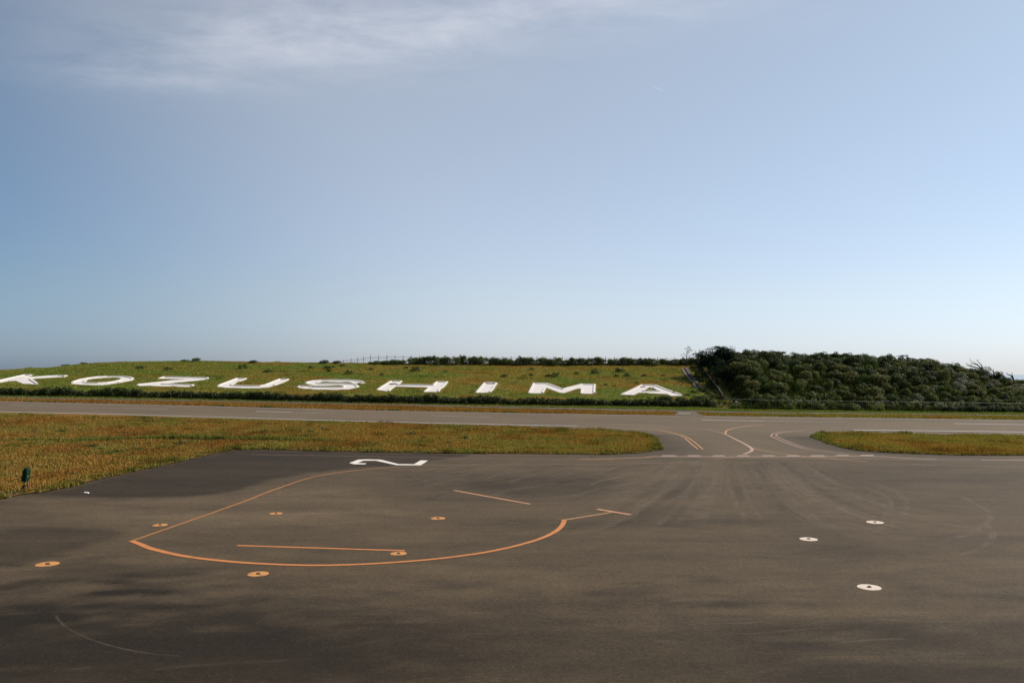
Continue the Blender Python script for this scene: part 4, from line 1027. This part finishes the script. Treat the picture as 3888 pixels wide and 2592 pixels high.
def pine(px, ybase, top_py, w, label, n_limb=14, leaves=3800, seed=1, col=None, group='dark pines at the corner of the slope', sz=.20):
    r = random.Random(seed); x = float(px2x(px, ybase)); z = Hs(x, ybase); h = CAMZ+(HORIZ-top_py)/FPX*ybase - z
    t = empty('pine_tree', (x, ybase, z-.1)); tag(t, label, 'tree', group)
    mb = MB(); ends = limb_set(mb, (0, 0, 0), h*.88, n_limb, w, r, (r.uniform(-.3, .3), 0), .10+.02*h)
    mb.build('trunk', MAT['bark'], t, True)
    lob = []
    for e in ends:
        lob.append((e[0]*.92, e[1]*.92, e[2], w*.40*r.uniform(.7, 1.2), w*.40*r.uniform(.7, 1.2), w*.27*r.uniform(.8, 1.2)))
        lob.append((e[0]*.5, e[1]*.5, e[2]*r.uniform(.5, .95), w*.42, w*.42, w*.3))
    for k in range(9):
        lob.append((r.uniform(-.8, .8)*w, r.uniform(-.6, .6)*w, h*r.uniform(.75, 1.0), .16, .16, .30))
    me = leaf_cloud('crown', lob, leaves, sz, col or [(.007,.016,.006),(.012,.025,.009),(.022,.038,.012)], MAT['pine'], seed+900, aspect=.4)
    link(bpy.data.objects.new('crown', me), t)
pine(2664, 163, 1328, 1.7, 'dark pine at the left end of the clump, next to the sparse pine', seed=11, leaves=5200)
pine(2692, 162, 1316, 2.1, 'dark pine behind the slope fence, second from the left in the clump', seed=12, leaves=6500)
pine(2726, 161, 1310, 2.2, 'tall dark pine in the middle of the clump beside the slope fence', seed=13, leaves=6500)
pine(2757, 161, 1315, 2.0, 'dark pine at the right end of the clump at the slope corner', seed=14, leaves=6000)
pine(2722, 155, 1358, 1.8, 'lower dark pine in front of the clump, beside the slope fence', seed=15)
pine(2752, 152, 1380, 1.6, 'lowest dark bushy pine in front of the clump, near the slope fence', seed=16)
pine(2778, 156, 1368, 1.3, 'small dark pine low at the right edge of the clump', seed=17)
# sparse pine silhouetted on the ridge
r = random.Random(21); yb = 172.0; x = float(px2x(2605, yb)); z = Hs(x, yb)
t = empty('pine_tree', (x, yb, z-.1)); tag(t, 'thin sparse young pine silhouetted on the ridge left of the dark pines', 'tree')
hT = CAMZ+(HORIZ-1316)/FPX*yb-z; mb = MB(); lob = []
mb.tube([(0,0,0),(.1,0,hT*.5),(.3,0,hT)], [.09,.06,.02], 6)
for k in range(15):
    f = .25+.72*k/14; th = r.uniform(0, 6.28); l_ = (1.25-f)*1.7*r.uniform(.7, 1.15)
    p = (.3*f, 0, hT*f); e = (p[0]+math.cos(th)*l_, p[1]+math.sin(th)*l_, p[2]+l_*.5)
    mb.tube([p, e], [.035, .012], 5); lob += [(e[0], e[1], e[2], .17, .17, .13), ((p[0]+e[0])/2, (p[1]+e[1])/2, (p[2]+e[2])/2, .13, .13, .1)]
mb.build('trunk', MAT['bark'], t, True)
link(bpy.data.objects.new('crown', leaf_cloud('crown', lob, 620, .15, [(.014,.024,.012),(.03,.042,.02)], MAT['pine'], 933, aspect=.35)), t)
# dome-shaped tree on the crest
def crest_tree(px, yb, top_py, w, label, seed, leaves=1800, flatness=.45, lean=-.6, cols=C_DK, spread=.8, holes=False):
    r = random.Random(seed); x = float(px2x(px, yb)); z = Hs(x, yb); h = CAMZ+(HORIZ-top_py)/FPX*yb - z
    t = empty('windswept_tree', (x, yb, z-.2)); tag(t, label, 'tree', 'windswept trees on the scrub hill crest')
    mb = MB(); lob = []
    for k in range(5 if holes else 4):
        th = r.uniform(0, 6.28); e = (lean*h*.5+math.cos(th)*w*r.uniform(.3, .9), math.sin(th)*w*.5, h*r.uniform(.78, .98))
        m_ = (e[0]*.35+r.uniform(-.15, .15), e[1]*.4, h*.5)
        mb.tube([(r.uniform(-.2, .2), 0, 0), m_, e], [.10, .07, .025], 6)
        for q in range(3):
            e2 = (e[0]+r.uniform(-.7, .4), e[1]+r.uniform(-.4, .4), e[2]+r.uniform(-.15, .2)); mb.tube([tuple((m_[i]+e[i])/2 for i in range(3)), e2], [.03, .01], 4)
            lob.append((e2[0], e2[1], e2[2]-.1, w*.3*spread, w*.3*spread, w*.3*flatness*spread))
        lob.append((e[0], e[1], e[2]-.12, w*.42*spread, w*.42*spread, w*.42*flatness*spread))
    if not holes:
        lob.append((0, 0, h*.5, w*.8, w*.8, h*.5))
    mb.build('trunk', MAT['bark'], t, True)
    link(bpy.data.objects.new('crown', leaf_cloud('crown', lob, leaves, .18, cols, MAT['leaf'], seed+40)), t)
crest_tree(2950, 168, 1329, 2.0, 'dark dome-shaped tree on the scrub hill crest, first right of the pines', 31)
crest_tree(3150, 167, 1341, 2.4, 'flat-topped dark tree on the crest in the middle of the scrub hill', 32)
crest_tree(3270, 167, 1345, 2.0, 'low flat dark tree on the crest right of the middle', 33)
crest_tree(3425, 167, 1349, 1.5, 'sparse leaning tree on the crest with a thin flat crown, leftmost of the open ones', 34, 420, .3, -.8, spread=.7, holes=True)
crest_tree(3450, 168, 1343, 1.2, 'sparse tree with a small dark tuft on top on the crest', 35, 380, .35, -.5, spread=.6, holes=True)
crest_tree(3492, 167, 1355, 1.7, 'open windswept tree showing sky under its crown on the crest', 36, 620, .3, -.7, spread=.75, holes=True)
crest_tree(3540, 167, 1357, 1.5, 'open windswept tree with a bent crown, rightmost before the dead trees', 37, 480, .3, -.6, spread=.7, holes=True)
crest_tree(3575, 167, 1373, 1.5, 'low dark rounded tree on the falling crest line', 38, 900)
crest_tree(3640, 166, 1384, 1.8, 'low dark tree just left of the large dead tree', 39, 1300)
# dead trees
def dead_tree(px, py, branches, label, rad=.13):
    yb = 163.0; x = float(px2x(px, yb)); z = CAMZ+(HORIZ-py)/FPX*yb
    zb = Hs(x, yb); t = empty('dead_tree', (x, yb, zb-.1)); tag(t, label, 'tree', 'bare dead trees on the scrub hill')
    mb = MB(); mb.tube([(0, 0, 0), (.05, 0, (z-zb)*.6), (0, 0, z-zb+.1)], [rad*1.25, rad, rad*.9], 7); mb.build('trunk', MAT['dead'], t, True)
    for br in branches:
        pts = [(0, 0, z-zb)] + [((a-px)/FPX*yb, (i+1)*.15*random.uniform(-1, 1), CAMZ+(HORIZ-b)/FPX*yb-zb+.1) for i, (a, b) in enumerate(br)]
        n = len(pts); b = MB(); b.tube(pts, [rad*(1-.86*i/(n-1)) for i in range(n)], 6)
        for q in range(1, n):
            for w_ in range(2):
                f_ = random.uniform(.2, .9); p0 = tuple(pts[q-1][c_]+(pts[q][c_]-pts[q-1][c_])*f_ for c_ in range(3)); sc_ = random.uniform(.25, .75)*rad/.13
                p1 = (p0[0]+random.uniform(-.8, .5)*sc_, p0[1]+random.uniform(-.4, .4)*sc_, p0[2]+random.uniform(-.1, .8)*sc_)
                b.tube([p0, p1], [rad*.28, rad*.08], 4)
        b.build('branch', MAT['dead'], t, True)
dead_tree(3728, 1399, [[(3718,1390),(3702,1380),(3690,1373),(3678,1366)],[(3700,1393),(3680,1390),(3662,1386)],[(3728,1388),(3718,1376),(3704,1364)],[(3733,1394),(3744,1395)],[(3706,1382),(3696,1384),(3684,1376)],[(3690,1391),(3676,1384),(3668,1380)]], 'large bare dead tree with branches leaning left on the crest')
dead_tree(3846, 1437, [[(3841,1428),(3830,1421),(3818,1414)],[(3842,1425),(3838,1413)],[(3834,1423),(3826,1423)]], 'small bare dead tree lower on the crest at the far right', .15)
dead_tree(3772, 1413, [[(3771,1405),(3770,1398)],[(3767,1406),(3762,1402)]], 'bare twig of a dead tree between the two larger dead trees', .08)
dead_tree(3612, 1386, [[(3613,1378),(3614,1371)],[(3618,1380),(3624,1373)]], 'thin bare dead sapling left of the large dead tree', .07)
for k in range(26):
    px = np.interp(k, [0, 25], [3580, 3880]); y = random.uniform(160, 166); x = float(px2x(px, y))
    place_bush('crest_shrub', random.choice([0, 1, 2, 4, 8]), x, y, random.uniform(.8, 1.2), random.uniform(.5, .75), 'dark wind-pruned shrub on the falling crest at the far right', 'shrub', 'shrubs on the falling crest', .3)

# ------------------------------------------------------------------ fences
# wire fence on the ridge
yF = RIDGE + 3.5
fp = [(1303.5,1365,1371),(1333,1360,1368),(1358,1357,1367),(1381,1353,1362),(1407,1348,1358),(1438,1348,1358),(1469,1347.5,1358)]
fp += [(1400+.34*a, 1348+(a/2352)*5, 1355.5+(a/2352)*5.5) for a in (204,294,384,476,567,659,752,845,937,1030,1123,1217,1311,1404,1497,1591,1689,1780,1878,1972,2067,2163,2259,2355,2452,2548,2645,2742,2838,2935,3032,3128,3225,3322,3418)]
f_root = empty('wire_fence', (float(px2x(1303, yF)), yF, Hs(float(px2x(1303, yF)), yF)))
tag(f_root, 'thin wire fence on posts along the ridge behind the shrubs', 'fence'); o0 = f_root.location
rail = []
for px, pt, pr in fp:
    x = float(px2x(px, yF)); zt = CAMZ+(HORIZ-pt)/FPX*yF; zb = Hs(x, yF)-.3
    mb = MB(); mb.tube([(x-o0.x, 0, zb-o0.z), (x-o0.x, 0, zt-o0.z)], .05, 6); mb.build('post', MAT['fence_dark'], f_root)
    rail.append((x-o0.x, 0.07, CAMZ+(HORIZ-pr)/FPX*yF-o0.z))
rail.insert(0, (rail[0][0]-1.2, .07, rail[0][2]-.3))
mb = MB(); mb.tube(rail, .03, 5); mb.build('rail', MAT['fence_dark'], f_root)
for dz in (.18, -.35, -.75):
    mb = MB(); mb.tube([(a, .07, c+dz) for a, b, c in rail[1:]], .010, 4); mb.build('wire', MAT['fence_dark'], f_root)
# wire fence at the foot of the scrub hill
yF = 133.4; x0 = float(px2x(2755, yF))
g_root = empty('wire_fence', (x0, yF, Hs(x0, yF))); tag(g_root, 'wire fence with a pale top rail along the foot of the scrub hill', 'fence'); o0 = g_root.location
rail = []
for px in np.arange(2755, 3960, 47.0):
    x = float(px2x(px, yF)); zr_ = CAMZ+(HORIZ-np.interp(px, [2755,2942,3300,3464,3888,4000], [1512,1519,1523,1525,1530.6,1532]))/FPX*yF
    mb = MB(); mb.tube([(x-o0.x, 0, Hs(x, yF)-.2-o0.z), (x-o0.x, 0, zr_+.02-o0.z)], .035, 6); mb.build('post', MAT['fence_dark'], g_root); rail.append((x-o0.x, -.05, zr_-o0.z))
mb = MB(); mb.tube(rail, .022, 5); mb.build('rail', MAT['steel'], g_root)
for dz in (-.7,):
    mb = MB(); mb.tube([(a, b, c+dz) for a, b, c in rail], .004, 4); mb.build('wire', MAT['fence_dark'], g_root)
# fence running up the slope, overgrown
sf = [(p[0], p[1]) for p in casts([(2752,1540),(2738,1508),(2716,1478),(2694,1448),(2672,1420),(2654,1396),(2642,1380)])]
s_root = empty('slope_fence', (sf[0][0], sf[0][1], Hs(*sf[0]))); tag(s_root, 'overgrown wire fence climbing the slope edge below the dark pines', 'fence'); o0 = s_root.location
line = resample(sf, 2.0); top = []
for x, y in line:
    z = Hs(x, y); mb = MB(); mb.tube([(x-o0.x, y-o0.y, z-.2-o0.z), (x-o0.x, y-o0.y, z+1.15-o0.z)], .045, 6); mb.build('post', MAT['drain_left'], s_root)
    top.append((x-o0.x-.06, y-o0.y, z+1.1-o0.z))
mb = MB(); mb.tube(top, .065, 5); mb.build('rail', MAT['drain_left'], s_root)
for dz in (-.35, -.7):
    mb = MB(); mb.tube([(a, b, c+dz) for a, b, c in top], .012, 4); mb.build('wire', MAT['steel'], s_root)
lob = []
for k, (a, b, c) in enumerate(resample([(p[0], p[1]) for p in top], .6) and [(q[0], q[1], 0) for q in resample([(p[0], p[1]) for p in top], .6)]):
    z = Hs(a+o0.x, b+o0.y)-o0.z; lob.append((a+.15, b, z+.35+.15*math.sin(k*1.3), .30, .4, .45+.2*math.sin(k*.7)**2))
link(bpy.data.objects.new('vine', leaf_cloud('vine', lob, 6500, .17, [(.05,.045,.022),(.035,.045,.014),(.075,.075,.025)], MAT['leaf'], 808)), s_root)

# ------------------------------------------------------------------ drain channel on the slope
dc = casts([(2597,1401),(2612,1424),(2630,1447),(2643,1463),(2652,1474)])
d_root = empty('drain_channel', (dc[0][0], dc[0][1], Hs(*dc[0]))); tag(d_root, 'grey concrete drain channel running down the slope right of letter A', 'drain'); o0 = d_root.location
dl = resample(dc, 1.0)
def strip(off0, off1, z0, z1, name, mat):
    mb = MB(); P = np.array(dl); d = np.gradient(P, axis=0); d /= np.linalg.norm(d, axis=1, keepdims=True); nr = np.stack([-d[:,1], d[:,0]], 1)
    v = []
    for i in range(len(P)):
        for off in (off0, off1):
            p = P[i]+nr[i]*off; h = Hs(P[i][0], P[i][1])
            v += [(p[0]-o0.x, p[1]-o0.y, h+z1-o0.z), (p[0]-o0.x, p[1]-o0.y, h+z0-o0.z)]
    f = []
    for i in range(len(P)-1):
        a = 4*i; b = a+4; f += [(a, b, b+2, a+2), (a, a+1, b+1, b), (a+2, b+2, b+3, a+3)]
    f += [(0, 2, 3, 1), (len(v)-4, len(v)-3, len(v)-1, len(v)-2)]
    mb.add(v, f); mb.build(name, mat, d_root)
strip(-.60, -.14, -.2, .20, 'side_wall', MAT['drain_left'])
strip(.12, .72, -.2, .30, 'side_wall', MAT['grey_concrete'])
strip(-.14, .12, -.2, .10, 'channel_floor', MAT['dark_pit'])

# ------------------------------------------------------------------ hooded post by the apron corner
bx_, by_ = cast(104, 1864); zb = Hs(bx_, by_)
S = by_/FPX                                            # metres per photo pixel at that distance
g = empty('hooded_box', (bx_, by_, zb)); tag(g, 'dark green hooded box on two posts at the grass corner of the apron', 'hooded box')
def hood_mesh():
    prof = []                                           # side outline (x, z) in pixels about the base point: rounded top, flared left foot
    left = [(-20,39),(-19.5,44),(-16,58),(-14,66),(-13.5,75),(-12,82),(-8,87),(-3,90)]
    rightp = [(2,90),(4.5,87),(5.5,80),(5.5,68),(4,52),(3,36)]
    prof = left+rightp; n = len(prof); v = []; f = []
    ys = [(-.17, .80), (-.14, .93), (-.08, 1.0), (.08, 1.0), (.14, .93), (.17, .80)]
    cx_, cz_ = -8, 60
    for yy, k in ys:
        for a, b in prof:
            sa = cx_+(a-cx_)*k; sb = cz_+(b-cz_)*k if b > cz_ else b
            v.append((sa*S, yy, sb*S))
    for j in range(len(ys)-1):
        for i in range(n): f.append((j*n+i, j*n+(i+1) % n, (j+1)*n+(i+1) % n, (j+1)*n+i))
    f.append(tuple(range(n-1, -1, -1))); f.append(tuple((len(ys)-1)*n+i for i in range(n)))
    me = bpy.data.meshes.new('hood'); me.from_pydata(v, [], f); me.materials.append(MAT['hood']); return me
hood = link(bpy.data.objects.new('hood', hood_mesh()), g)
mb = MB(); mb.box((4.5*S, -.10, 57*S), (.035, .05, .07)); mb.build('latch', MAT['glint'], hood)
mb = MB(); mb.tube([(1.5*S, 0, -.05), (1*S, 0, 40*S)], .035, 8); mb.build('leg', MAT['leg_red'], g, True)
mb = MB(); mb.tube([(-13.5*S, 0, -.05), (-13*S, 0, 42*S)], .028, 8); mb.build('leg', MAT['hose'], g, True)
mb = MB(); mb.box((-6*S, 0, 21*S), (13*S, .03, .055)); mb.build('crossbar', MAT['hose'], g)
mb = MB(); mb.tube([(-13*S, -.03, 24*S), (-16*S, -.05, 15*S), (-21*S, -.08, 6*S), (-28*S, -.1, 1.5*S), (-45*S, -.05, .03), (-85*S, 0, .03), (-140*S, .1, .03)], .032, 8)
mb.build('hose', MAT['hose'], g, True)
slab = casts([(-200,1885),(-200,1905),(0,1891),(60,1879),(95,1867),(60,1866)])
tag(sheet('concrete_pad', [slab[0], slab[1], slab[2], slab[3], slab[4], slab[5]], .5, .075, MAT['drain_left'], None, kind='structure'), 'pale concrete pad in the grass below the hooded box')
# litter
x, y = cast(328, 1871.5); mb = MB(); mb.add([(-.11,-.05,.0),(.10,-.06,.0),(.12,.05,.0),(-.09,.06,.0),(-.10,-.04,.05),(.09,-.04,.035),(.10,.04,.03),(-.08,.05,.06)], [(3,2,1,0),(4,5,6,7),(0,1,5,4),(1,2,6,5),(2,3,7,6),(3,0,4,7)])
o = mb.build('litter', MAT['white_scrap']); o.location = (x, y, Hs(x, y)+.004); tag(o, 'small white scrap lying on the dark asphalt near the grass', 'litter')
